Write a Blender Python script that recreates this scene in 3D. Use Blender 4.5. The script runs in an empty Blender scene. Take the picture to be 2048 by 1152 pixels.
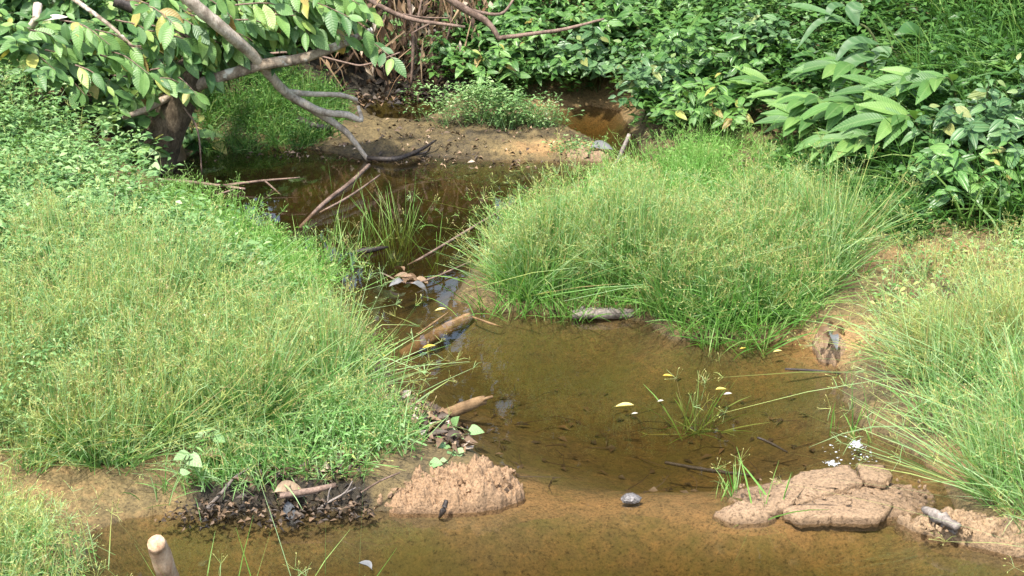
import bpy, math
import numpy as np
from mathutils import Matrix, Vector
R = math.radians
S = bpy.context.scene
COL = S.collection

# ------------------------------------------------------------------ camera, sky, sun, exposure
CAM_H, PITCH, TH = 3.0, R(18.0), math.tan(R(15.0))
cam_d = bpy.data.cameras.new('camera'); cam = bpy.data.objects.new('camera', cam_d); COL.objects.link(cam)
cam.location = (0, 0, CAM_H); cam.rotation_euler = (R(90) - PITCH, 0, 0)
cam_d.angle = R(30.0); cam_d.clip_start = 0.1; cam_d.clip_end = 500
S.camera = cam
SUN_EL, SUN_AZ = R(62), R(205)          # azimuth clockwise from +Y: behind the camera, a little to its left
w = bpy.data.worlds.new('World'); S.world = w; w.use_nodes = True
wn = w.node_tree.nodes; wn.clear()
sky = wn.new('ShaderNodeTexSky'); sky.sky_type = 'NISHITA'; sky.sun_disc = False
sky.sun_elevation = SUN_EL; sky.sun_rotation = SUN_AZ; sky.air_density = 1.3; sky.dust_density = 3.0
bg = wn.new('ShaderNodeBackground'); bg.inputs[1].default_value = 0.15
wo = wn.new('ShaderNodeOutputWorld')
w.node_tree.links.new(sky.outputs[0], bg.inputs[0]); w.node_tree.links.new(bg.outputs[0], wo.inputs[0])
sd_ = bpy.data.lights.new('sun', 'SUN'); sun = bpy.data.objects.new('sun', sd_); COL.objects.link(sun)
sd_.energy = 2.8; sd_.angle = R(3.0); sd_.color = (1.0, 0.955, 0.88)
sun.rotation_euler = Vector((math.sin(SUN_AZ) * math.cos(SUN_EL), math.cos(SUN_AZ) * math.cos(SUN_EL), math.sin(SUN_EL))).to_track_quat('Z', 'Y').to_euler()
S.view_settings.view_transform = 'Standard'; S.view_settings.look = 'None'
S.view_settings.gamma = 1.0; S.view_settings.use_curve_mapping = False
S.view_settings.exposure = 1.46
S.render.engine = 'CYCLES'
S.cycles.use_denoising = True
try:
    S.cycles.denoiser = 'OPENIMAGEDENOISE'; S.cycles.denoising_prefilter = 'ACCURATE'
    S.cycles.denoising_input_passes = 'RGB_ALBEDO_NORMAL'
except Exception: pass
S.cycles.max_bounces = 7; S.cycles.transparent_max_bounces = 12
S.cycles.caustics_reflective = False; S.cycles.caustics_refractive = False
S.cycles.sample_clamp_indirect = 6

# ------------------------------------------------------------------ pixel to place
def ray(u, v):
    a = (u - 1024) / 1024 * TH; b = -(v - 576) / 1024 * TH
    return np.array([a, math.cos(PITCH) + b * math.sin(PITCH), -math.sin(PITCH) + b * math.cos(PITCH)])
def P(u, v, z=0.0):                      # where the sight line meets the level z
    d = ray(u, v); t = (z - CAM_H) / d[2]
    return np.array([d[0] * t, d[1] * t, z])
def D(u, v, y):                          # the point of the sight line at depth y
    d = ray(u, v); t = y / d[1]
    return np.array([d[0] * t, y, CAM_H + d[2] * t])
def poly(px, z=0.0): return np.array([P(u, v, z)[:2] for u, v in px])

# ------------------------------------------------------------------ noise, distances
def hash2(i, j, seed):
    h = np.sin(i * 127.1 + j * 311.7 + seed * 74.7) * 43758.5453
    return h - np.floor(h)
def vnoise(x, y, f, seed=0):
    x = np.asarray(x) * f; y = np.asarray(y) * f
    i = np.floor(x); j = np.floor(y); a = x - i; b = y - j
    a = a * a * (3 - 2 * a); b = b * b * (3 - 2 * b)
    n = lambda p, q: hash2(p, q, seed)
    return (n(i, j) * (1 - a) + n(i + 1, j) * a) * (1 - b) + (n(i, j + 1) * (1 - a) + n(i + 1, j + 1) * a) * b - 0.5
def fbm(x, y, f, seed=0, o=4):
    s = 0; g = 1.0
    for k in range(o):
        s = s + g * vnoise(x, y, f * 2 ** k, seed + k * 7); g *= 0.5
    return s
def seg_dist(x, y, pts, closed=True):
    x = np.asarray(x, float); y = np.asarray(y, float)
    best = np.full(x.shape, 1e9); n = len(pts)
    for k in range(n if closed else n - 1):
        a = pts[k]; b = pts[(k + 1) % n]; e = b - a
        t = np.clip(((x - a[0]) * e[0] + (y - a[1]) * e[1]) / (e @ e + 1e-12), 0, 1)
        best = np.minimum(best, np.hypot(x - a[0] - t * e[0], y - a[1] - t * e[1]))
    return best
def inside(x, y, pts):
    x = np.asarray(x, float); y = np.asarray(y, float)
    c = np.zeros(x.shape, bool); n = len(pts)
    for k in range(n):
        a = pts[k]; b = pts[(k + 1) % n]
        if a[1] == b[1]: continue
        m = ((a[1] > y) != (b[1] > y)) & (x < (b[0] - a[0]) * (y - a[1]) / (b[1] - a[1]) + a[0])
        c ^= m
    return c
def sst(a, b, x):
    t = np.clip((x - a) / (b - a), 0, 1); return t * t * (3 - 2 * t)

# ------------------------------------------------------------------ lie of the land
POOL = np.vstack([poly([(150, 1152), (185, 1105), (180, 1068), (255, 1036), (420, 1024), (560, 1023), (720, 1020), (850, 1022), (980, 1016),
        (1030, 995), (1010, 950), (950, 905), (925, 860), (880, 815), (800, 790), (770, 730), (735, 660), (680, 600), (640, 560), (655, 520),
        (560, 480), (480, 455), (400, 410), (340, 375), (310, 345), (345, 318), (420, 300), (540, 294), (640, 300), (720, 318), (860, 312),
        (950, 320), (1100, 322), (1185, 324), (1222, 306), (1200, 285), (1150, 262), (1105, 245), (1112, 222), (1180, 212), (1238, 222),
        (1262, 262), (1282, 302), (1320, 335), (1210, 350), (1110, 385), (1010, 440), (965, 510), (925, 565), (905, 600), (960, 620),
        (1150, 632), (1290, 642), (1340, 680), (1500, 684), (1610, 680), (1640, 715), (1690, 745), (1685, 800), (1730, 860), (1830, 910),
        (1880, 960), (1900, 1010), (1960, 1070), (2060, 1105), (2300, 1160)]), np.array([[3.2, 4.6], [2.6, 1.0], [-3.0, 1.0], [-2.9, 4.4]])])
FAR = poly([(705, 196), (800, 186), (900, 192), (885, 222), (830, 243), (750, 240)])
FOOT = np.vstack([np.array([[-7.0, 8.8]]), poly([(-150, 470), (150, 420), (300, 345), (380, 285), (560, 240), (700, 188), (800, 178), (905, 184), (1000, 205), (1130, 205), (1240, 205),
        (1290, 285), (1420, 285), (1650, 320), (1760, 430), (1900, 490), (2060, 490)]), np.array([[4.6, 9.2], [6, 7], [7, -60], [-8, -60]])])
BAR = poly([(420, 300), (560, 280), (700, 245), (830, 248), (900, 225), (1000, 215), (1120, 240), (1200, 280), (1215, 310), (950, 325), (720, 320)])
SILL = poly([(1000, 985), (1120, 1000), (1260, 1005), (1450, 1008), (1620, 985), (1760, 965), (1900, 950)])
FRONTBANK = poly([(420, 1015), (560, 1013), (720, 1012)])
def hgt(x, y):
    x = np.asarray(x, float); y = np.asarray(y, float)
    wob = 0.05 * fbm(x, y, 2.2, 3)
    dp = seg_dist(x, y, POOL); ip = inside(x, y, POOL)
    df = seg_dist(x, y, FAR); i_f = inside(x, y, FAR)
    wat = ip | i_f
    dl = np.minimum(dp, df)
    dw = np.where(i_f, df, dp)
    bed = -0.012 - (0.22 + .2 * sst(8.6, 10.0, y) + .22 * sst(6.5, 5.9, y)) * (1 - np.exp(-dw / 0.5)) + 0.03 * fbm(x, y, 3, 9) * sst(0, .2, dw)
    k = np.exp(-(seg_dist(x, y, SILL, False) / np.where(y < 6.55, .24, .40)) ** 2)
    bed = bed * (1 - k) + k * (-0.035 + 0.06 * fbm(x, y, 3, 5))
    for (cu, cv, ra, rb) in ((1650, 1003, .50, .30), (885, 1000, .42, .22), (1985, 1082, .4, .2), (1664, 706, .2, .3), (1488, 1032, .22, .18)):
        c = P(cu, cv); q = np.exp(-(((x - c[0]) / ra) ** 2 + ((y - c[1]) / rb) ** 2) ** 1.3); bed = bed * (1 - q) + q * (-.012)
    bed = np.where(wat, np.minimum(bed, -0.004), bed)
    bar = np.exp(-(np.where(inside(x, y, BAR), 0, seg_dist(x, y, BAR)) / 0.25) ** 2)
    bank = 0.15 * (1 - bar) + 0.06 * bar
    bank = bank * (1 - 0.6 * np.exp(-((x - P(80, 1040)[0]) ** 2 + (y - P(80, 1040)[1]) ** 2) / 0.6 ** 2))
    fb = np.exp(-(seg_dist(x, y, FRONTBANK, False) / 0.12) ** 2)
    land = 0.008 + bank * (1 - np.exp(-np.maximum(dl, 0) / 0.22)) + 0.045 * fb * sst(0, .05, dl)
    dh = np.where(inside(x, y, FOOT), 0, seg_dist(x, y, FOOT))
    front = sst(12, 7, y)                       # no hill behind the camera
    slope = np.where(x < -1.2, 0.34, 0.5) * (1 - 0 * front)
    slope = np.where((x > -1.6) & (x < -0.3) & (y > 13), 0.75, slope)
    hill = slope * dh / (1 + dh / 14)
    hill = np.where(y < 6, hill * sst(0, 6, y), hill)
    land = land + hill + (wob + 0.03 * fbm(x, y, 7, 21)) * sst(0, 0.5, dl) + (0.014 + .035 * bar) * fbm(x, y, 14, 31) * sst(0, .1, dl) + .04 * bar * fbm(x, y, 5, 41) * sst(0, .2, dl)
    land = np.maximum(land, 0.006)
    return np.where(wat, bed, land)
def T(u, v):                              # where the sight line meets the ground
    d = ray(u, v); t = np.linspace(5, 24, 1500); p = d[None] * t[:, None]; p[:, 2] += CAM_H
    h = np.maximum(hgt(p[:, 0], p[:, 1]), 0)
    k = np.argmax(p[:, 2] < h)
    q = p[k].copy(); q[2] = hgt(q[0:1], q[1:2])[0]
    return q

# ------------------------------------------------------------------ materials
def nodes(name):
    m = bpy.data.materials.new(name); m.use_nodes = True
    nt = m.node_tree; nt.nodes.clear(); return m, nt
class NT:
    def __init__(s, nt): s.nt = nt
    def n(s, typ, **kw):
        o = s.nt.nodes.new('ShaderNode' + typ)
        for k, v in kw.items(): setattr(o, k, v)
        return o
    def l(s, a, b): s.nt.links.new(a, b)
    def ramp(s, fac, stops, interp='LINEAR'):
        r = s.n('ValToRGB'); r.color_ramp.interpolation = interp; e = r.color_ramp.elements
        while len(e) > 1: e.remove(e[-1])
        e[0].position = stops[0][0]; e[0].color = (*stops[0][1], 1)
        for p, c in stops[1:]:
            q = e.new(p); q.color = (*c, 1)
        s.l(fac, r.inputs[0]); return r.outputs[0]
    def math(s, op, a, b=None):
        m = s.n('Math', operation=op)
        for i, q in enumerate((a, b)):
            if q is None: continue
            if isinstance(q, (int, float)): m.inputs[i].default_value = q
            else: s.l(q, m.inputs[i])
        return m.outputs[0]
    def noise(s, vec, scale, detail=4, rough=.6):
        t = s.n('TexNoise'); t.inputs['Scale'].default_value = scale; t.inputs['Detail'].default_value = detail
        t.inputs['Roughness'].default_value = rough
        if vec is not None: s.l(vec, t.inputs['Vector'])
        return t.outputs[0]
    def mix(s, f, a, b, mode='MIX'):
        m = s.n('MixRGB', blend_type=mode)
        for i, q in enumerate((f, a, b)):
            if isinstance(q, (int, float)): m.inputs[i].default_value = q
            elif isinstance(q, tuple): m.inputs[i].default_value = (*q, 1)
            else: s.l(q, m.inputs[i])
        return m.outputs[0]
    def leaf_out(s, col, rough, trans, spec=.4, bump=None):
        p = s.n('BsdfPrincipled'); p.inputs['Roughness'].default_value = rough; p.inputs['Specular IOR Level'].default_value = spec
        s.l(col, p.inputs['Base Color'])
        if bump is not None: s.l(bump, p.inputs['Normal'])
        t = s.n('BsdfTranslucent'); s.l(s.mix(1.0, col, (1.0, 1.0, 0.55), 'MULTIPLY'), t.inputs[0])
        x = s.n('MixShader'); x.inputs[0].default_value = trans
        s.l(p.outputs[0], x.inputs[1]); s.l(t.outputs[0], x.inputs[2])
        o = s.n('OutputMaterial'); s.l(x.outputs[0], o.inputs[0])

def leaf_mat(name, stops, rough=.42, trans=.3, vein=.25, freq=9.0, spec=.5, parallel=False):
    """single leaves: colour differs from leaf to leaf, with midrib and side veins in leaf space"""
    m, nt = nodes(name); g = NT(nt)
    rnd = g.n('ObjectInfo').outputs['Random']
    tc = g.n('TexCoord'); ob = tc.outputs['Object']
    sx = g.n('SeparateXYZ'); g.l(ob, sx.inputs[0])
    ax = g.math('ABSOLUTE', sx.outputs[0])
    col = g.ramp(rnd, stops)
    n = g.noise(ob, 6.0)
    col = g.mix(0.35, col, g.ramp(n, [(.3, (.45, .5, .4)), (.7, (1.25, 1.2, 1.1))]), 'MULTIPLY')
    mid = g.math('LESS_THAN', ax, 0.013)
    if parallel: ph = g.math('MULTIPLY', ax, freq * 3.2)
    else: ph = g.math('MULTIPLY', g.math('SUBTRACT', sx.outputs[1], g.math('MULTIPLY', ax, .75)), freq)
    fr = g.math('FRACT', ph); side = g.math('LESS_THAN', fr, .16)
    v = g.math('MULTIPLY', g.math('MAXIMUM', mid, g.math('MULTIPLY', side, .6)), vein)
    col = g.mix(v, col, (.42, .52, .22))
    b = g.n('Bump'); b.inputs['Strength'].default_value = min(.35, vein * 1.3); b.inputs['Distance'].default_value = .01
    g.l(g.math('SINE', g.math('MULTIPLY', ph, 6.283)), b.inputs['Height'])
    g.leaf_out(col, rough, trans, spec, b.outputs[0])
    return m
def tint_mat(name, stops, rough=.5, trans=.3, spec=.35):
    """joined foliage: each blade carries its own tint"""
    m, nt = nodes(name); g = NT(nt)
    a = g.n('Attribute', attribute_name='tint')
    g.leaf_out(g.ramp(a.outputs['Fac'], stops), rough, trans, spec)
    return m
def wood_mat(name, dark, light, scale=14, bump=.6, rough=.85, stretch=(1, 1, .4), patch=None):
    m, nt = nodes(name); g = NT(nt)
    geo = g.n('NewGeometry').outputs['Position'] if False else g.n('TexCoord').outputs['Object']
    mp = g.n('Mapping'); mp.inputs['Scale'].default_value = stretch; g.l(geo, mp.inputs[0])
    n = g.noise(mp.outputs[0], scale * 3.2, 7, .7); n2 = g.noise(geo, 11.0, 4); n3 = g.noise(geo, 120, 3)
    col = g.mix(g.ramp(n, [(.32, (0, 0, 0)), (.68, (1, 1, 1))]), dark, light)
    col = g.mix(.75, col, g.ramp(n2, [(.36, (.36, .33, .30)), (.52, (.95, .95, .95)), (.68, (1.2, 1.17, 1.14))]), 'MULTIPLY')
    col = g.mix(.3, col, g.ramp(n3, [(.35, (.5, .5, .5)), (.6, (1.1, 1.1, 1.1))]), 'MULTIPLY')
    if patch: col = g.mix(g.ramp(g.noise(geo, 9, 4), [(.58, (0, 0, 0)), (.66, (1, 1, 1))]), col, patch)
    p = g.n('BsdfPrincipled'); p.inputs['Roughness'].default_value = rough; p.inputs['Specular IOR Level'].default_value = .25
    g.l(col, p.inputs['Base Color'])
    b = g.n('Bump'); b.inputs['Strength'].default_value = bump; b.inputs['Distance'].default_value = .01
    g.l(n, b.inputs['Height']); g.l(b.outputs[0], p.inputs['Normal'])
    o = g.n('OutputMaterial'); g.l(p.outputs[0], o.inputs[0]); return m
def soil_mat(name, sand, mid, dark, attr=True, base=.7, wet=False):
    m, nt = nodes(name); g = NT(nt)
    pos = g.n('NewGeometry').outputs['Position']
    n1 = g.noise(pos, 3.2, 5); n2 = g.noise(pos, 22, 5); n3 = g.noise(pos, 90, 3, .7)
    if attr: f = g.n('Attribute', attribute_name='soil').outputs['Fac']
    else: v = g.n('Value'); v.outputs[0].default_value = base; f = v.outputs[0]
    f = g.math('ADD', f, g.math('MULTIPLY', g.math('SUBTRACT', n1, .5), .55))
    f = g.math('ADD', f, g.math('MULTIPLY', g.math('SUBTRACT', n2, .5), .65))
    col = g.ramp(f, [(.05, dark), (.42, mid), (.85, sand)])
    col = g.mix(.75, col, g.ramp(n3, [(.3, (.45, .42, .4)), (.5, (1, 1, 1)), (.72, (1.35, 1.3, 1.25))]), 'MULTIPLY')
    sz = g.n('SeparateXYZ'); g.l(pos, sz.inputs[0])
    hz = g.math('ADD', sz.outputs[2], g.math('MULTIPLY', g.math('SUBTRACT', n2, .5), .03))
    wetf = g.ramp(hz, [(.004, (1, 1, 1)), (.03, (0, 0, 0))])          # damp margin just above the water
    col = g.mix(g.math('MULTIPLY', wetf, .45), col, g.mix(1.0, col, (.42, .38, .34), 'MULTIPLY'))
    alg = g.math('MULTIPLY', g.math('LESS_THAN', sz.outputs[2], -.03), g.ramp(g.noise(pos, 2.6, 7, .7), [(.42, (0, 0, 0)), (.62, (.6, .6, .6))]))
    col = g.mix(alg, col, (.085, .085, .022))                          # algae film on the bed
    n4 = g.noise(pos, 45, 6, .75); col = g.mix(.7, col, g.ramp(n4, [(.34, (.32, .28, .25)), (.46, (1, 1, 1)), (.7, (1.15, 1.13, 1.1))]), 'MULTIPLY')
    p = g.n('BsdfPrincipled'); p.inputs['Specular IOR Level'].default_value = .25
    g.l(g.ramp(n1, [(.35, (.6, .6, .6)), (.6, (.95, .95, .95))]), p.inputs['Roughness'])
    g.l(col, p.inputs['Base Color'])
    b = g.n('Bump'); b.inputs['Strength'].default_value = .8; b.inputs['Distance'].default_value = .015
    hh = g.math('ADD', n2, g.math('MULTIPLY', n3, .5)); g.l(hh, b.inputs['Height']); g.l(b.outputs[0], p.inputs['Normal'])
    o = g.n('OutputMaterial'); g.l(p.outputs[0], o.inputs[0]); return m
def water_mat():
    m, nt = nodes('stream water'); g = NT(nt)
    pos = g.n('NewGeometry').outputs['Position']
    mp = g.n('Mapping'); mp.inputs['Scale'].default_value = (1, 1.6, 1); g.l(pos, mp.inputs[0])
    nn = g.math('ADD', g.noise(mp.outputs[0], 5, 2), g.math('MULTIPLY', g.noise(mp.outputs[0], 28, 2), .12))
    b = g.n('Bump'); b.inputs['Strength'].default_value = .012; b.inputs['Distance'].default_value = .02; g.l(nn, b.inputs['Height'])
    tr = g.n('BsdfTransparent'); tr.inputs[0].default_value = (.97, .95, .9, 1)
    df = g.n('BsdfDiffuse'); df.inputs[0].default_value = (.11, .082, .032, 1)
    mx = g.n('MixShader'); mx.inputs[0].default_value = .06; g.l(tr.outputs[0], mx.inputs[1]); g.l(df.outputs[0], mx.inputs[2])
    gl = g.n('BsdfGlossy'); gl.inputs['Roughness'].default_value = .015; g.l(b.outputs[0], gl.inputs['Normal'])
    fr = g.n('Fresnel'); fr.inputs[0].default_value = 1.333; g.l(b.outputs[0], fr.inputs[1])
    m2 = g.n('MixShader'); g.l(fr.outputs[0], m2.inputs[0]); g.l(mx.outputs[0], m2.inputs[1]); g.l(gl.outputs[0], m2.inputs[2])
    va = g.n('VolumeAbsorption'); va.inputs[0].default_value = (.66, .58, .30, 1); va.inputs[1].default_value = 3.4
    o = g.n('OutputMaterial'); g.l(m2.outputs[0], o.inputs[0]); g.l(va.outputs[0], o.inputs[1])
    return m

M = {}
M['soil'] = soil_mat('stream bank soil', (.34, .205, .09), (.15, .112, .05), (.03, .025, .017))
M['mud'] = soil_mat('crumbly orange mud', (.275, .18, .105), (.20, .125, .068), (.045, .03, .018), attr=False, base=.72)
M['sandcrust'] = soil_mat('pinkish sand crust', (.25, .172, .105), (.19, .125, .074), (.07, .045, .025), attr=False, base=.78)
M['drymud'] = soil_mat('brown caked mud', (.33, .235, .145), (.24, .16, .09), (.09, .06, .035), attr=False, base=.6)
M['humus'] = soil_mat('black rotting mud', (.16, .11, .07), (.075, .055, .038), (.02, .017, .014), attr=False, base=.45)
M['water'] = water_mat()
M['sedge'] = tint_mat('sedge', [(0, (.04, .12, .022)), (.25, (.105, .25, .05)), (.5, (.20, .38, .105)), (.68, (.34, .49, .23)), (.76, (.40, .48, .14)), (.88, (.42, .40, .14)), (1, (.34, .26, .12))], trans=.34)
M['sedge_fresh'] = tint_mat('fresh sedge', [(0, (.05, .16, .02)), (.4, (.12, .30, .045)), (.7, (.21, .41, .085)), (1, (.33, .45, .15))], trans=.36)
M['grass'] = tint_mat('soft grass', [(0, (.022, .07, .012)), (.5, (.055, .15, .022)), (.85, (.12, .24, .045)), (1, (.24, .31, .09))], trans=.3)
M['herb'] = tint_mat('herb leaves', [(0, (.07, .16, .045)), (.5, (.17, .31, .10)), (.85, (.30, .44, .17)), (1, (.50, .56, .34))], trans=.3)
M['under'] = tint_mat('understorey leaves', [(0, (.03, .08, .018)), (.6, (.065, .16, .035)), (1, (.13, .25, .06))], rough=.4)
M['forest'] = tint_mat('forest leaves', [(0, (.02, .05, .012)), (.6, (.045, .10, .025)), (1, (.09, .16, .045))], rough=.5)
M['dry'] = tint_mat('withered leaves', [(0, (.06, .035, .02)), (.35, (.20, .12, .06)), (.7, (.38, .27, .16)), (1, (.52, .44, .34))], rough=.7, trans=.15)
M['litter'] = tint_mat('rotting leaf litter', [(0, (.02, .016, .013)), (.4, (.08, .055, .035)), (.7, (.22, .14, .08)), (.9, (.38, .27, .17)), (1, (.5, .44, .38))], rough=.55, trans=.08)
M['shrub_leaf'] = leaf_mat('glossy shrub leaf', [(0, (.05, .135, .03)), (.5, (.085, .205, .045)), (.85, (.12, .27, .06)), (1, (.18, .33, .08))], rough=.36, vein=.22, parallel=True, freq=2.2, spec=.55)
M['tree_leaf'] = leaf_mat('ribbed tree leaf', [(0, (.06, .15, .045)), (.45, (.12, .24, .07)), (.8, (.18, .33, .085)), (.94, (.32, .45, .12)), (.97, (.42, .38, .10)), (1, (.30, .18, .07))], rough=.42, vein=.11, freq=11, spec=.45)
M['broad_leaf'] = leaf_mat('broad bank leaf', [(0, (.05, .13, .035)), (.5, (.10, .22, .06)), (1, (.21, .35, .10))], rough=.42, vein=.2, freq=8)
M['cane_leaf'] = leaf_mat('long cane leaf', [(0, (.06, .15, .035)), (.6, (.11, .24, .055)), (1, (.19, .33, .08))], rough=.48, vein=.15, freq=20)
M['big_cane_leaf'] = leaf_mat('blue green cane leaf', [(0, (.07, .155, .055)), (1, (.11, .22, .075))], rough=.52, vein=.12, freq=20)
M['yellow_leaf'] = leaf_mat('fallen yellow leaf', [(0, (.60, .38, .03)), (.6, (.66, .52, .10)), (1, (.70, .62, .26))], vein=.1, rough=.5, trans=.15)
M['pale_leaf'] = leaf_mat('pale fallen leaf', [(0, (.42, .38, .30)), (1, (.52, .48, .42))], vein=.1, rough=.5, trans=.1)
M['vine_leaf'] = leaf_mat('soft vine leaf', [(0, (.17, .33, .11)), (.6, (.25, .42, .17)), (1, (.33, .47, .22))], rough=.5, vein=.15, freq=6)
M['grey_leaf'] = leaf_mat('grey dead leaf', [(0, (.085, .09, .10)), (1, (.16, .16, .165))], rough=.55, vein=.03, trans=.05)
M['dead_leaf'] = leaf_mat('brown dead leaf', [(0, (.12, .07, .04)), (.6, (.24, .15, .085)), (1, (.36, .26, .17))], rough=.6, vein=.05, trans=.12)
M['bark'] = wood_mat('mossy bark', (.05, .036, .022), (.17, .13, .085), scale=22, bump=.9, patch=(.10, .11, .05))
M['pale_wood'] = wood_mat('weathered pale branch', (.34, .27, .20), (.68, .59, .48), scale=18)
M['limb'] = wood_mat('lichen spotted limb', (.19, .145, .105), (.44, .36, .27), scale=20, patch=(.5, .49, .43))
M['twig'] = wood_mat('twig wood', (.12, .08, .06), (.30, .21, .16), scale=25)
M['dark_wood'] = wood_mat('wet dark wood', (.018, .015, .014), (.075, .06, .05), scale=20, rough=.4)
M['grey_wood'] = wood_mat('sun bleached driftwood', (.14, .115, .095), (.38, .33, .29), scale=16, stretch=(.2, 1, 1))
M['brown_wood'] = wood_mat('soaked brown log', (.16, .095, .045), (.34, .22, .11), scale=14, stretch=(.3, .3, 1))
M['cut_wood'] = wood_mat('barkless bright stick', (.34, .19, .10), (.62, .46, .31), scale=12, stretch=(1, 1, .2), bump=.25)
M['dark_stone'] = wood_mat('mottled grey crust', (.05, .045, .042), (.30, .28, .27), scale=40, stretch=(1, 1, 1))
M['stem'] = wood_mat('green shrub stem', (.05, .07, .025), (.12, .14, .05), scale=20, bump=.2)
def foam_mat():
    m, nt = nodes('bubble'); g = NT(nt)
    p = g.n('BsdfPrincipled'); p.inputs['Base Color'].default_value = (.78, .82, .86, 1); p.inputs['Roughness'].default_value = .08
    n = g.noise(g.n('TexCoord').outputs['Object'], 40); g.l(g.ramp(n, [(.3, (.36, .39, .42)), (.7, (.58, .6, .62))]), p.inputs['Base Color'])
    o = g.n('OutputMaterial'); g.l(p.outputs[0], o.inputs[0]); return m
M['foam'] = foam_mat()

# ------------------------------------------------------------------ mesh building
def np_mesh(name, V, F, tint=None, attr='tint', smooth=False):
    V = np.asarray(V, np.float32).reshape(-1, 3); me = bpy.data.meshes.new(name)
    groups = F if isinstance(F, list) else [F]
    groups = [np.asarray(f, np.int32) for f in groups if len(f)]
    nl = sum(f.size for f in groups); nf = sum(len(f) for f in groups)
    me.vertices.add(len(V)); me.vertices.foreach_set('co', V.ravel())
    me.loops.add(nl); me.loops.foreach_set('vertex_index', np.concatenate([f.ravel() for f in groups]))
    me.polygons.add(nf)
    tot = np.concatenate([np.full(len(f), f.shape[1], np.int32) for f in groups])
    me.polygons.foreach_set('loop_start', np.concatenate([[0], np.cumsum(tot)[:-1]]).astype(np.int32))
    try: me.polygons.foreach_set('loop_total', tot)
    except Exception: pass
    if smooth: me.polygons.foreach_set('use_smooth', np.ones(nf, bool))
    if tint is not None:
        a = me.attributes.new(attr, 'FLOAT', 'POINT'); a.data.foreach_set('value', np.asarray(tint, np.float32).ravel())
    me.update(calc_edges=True); me.validate()
    return me
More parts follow.
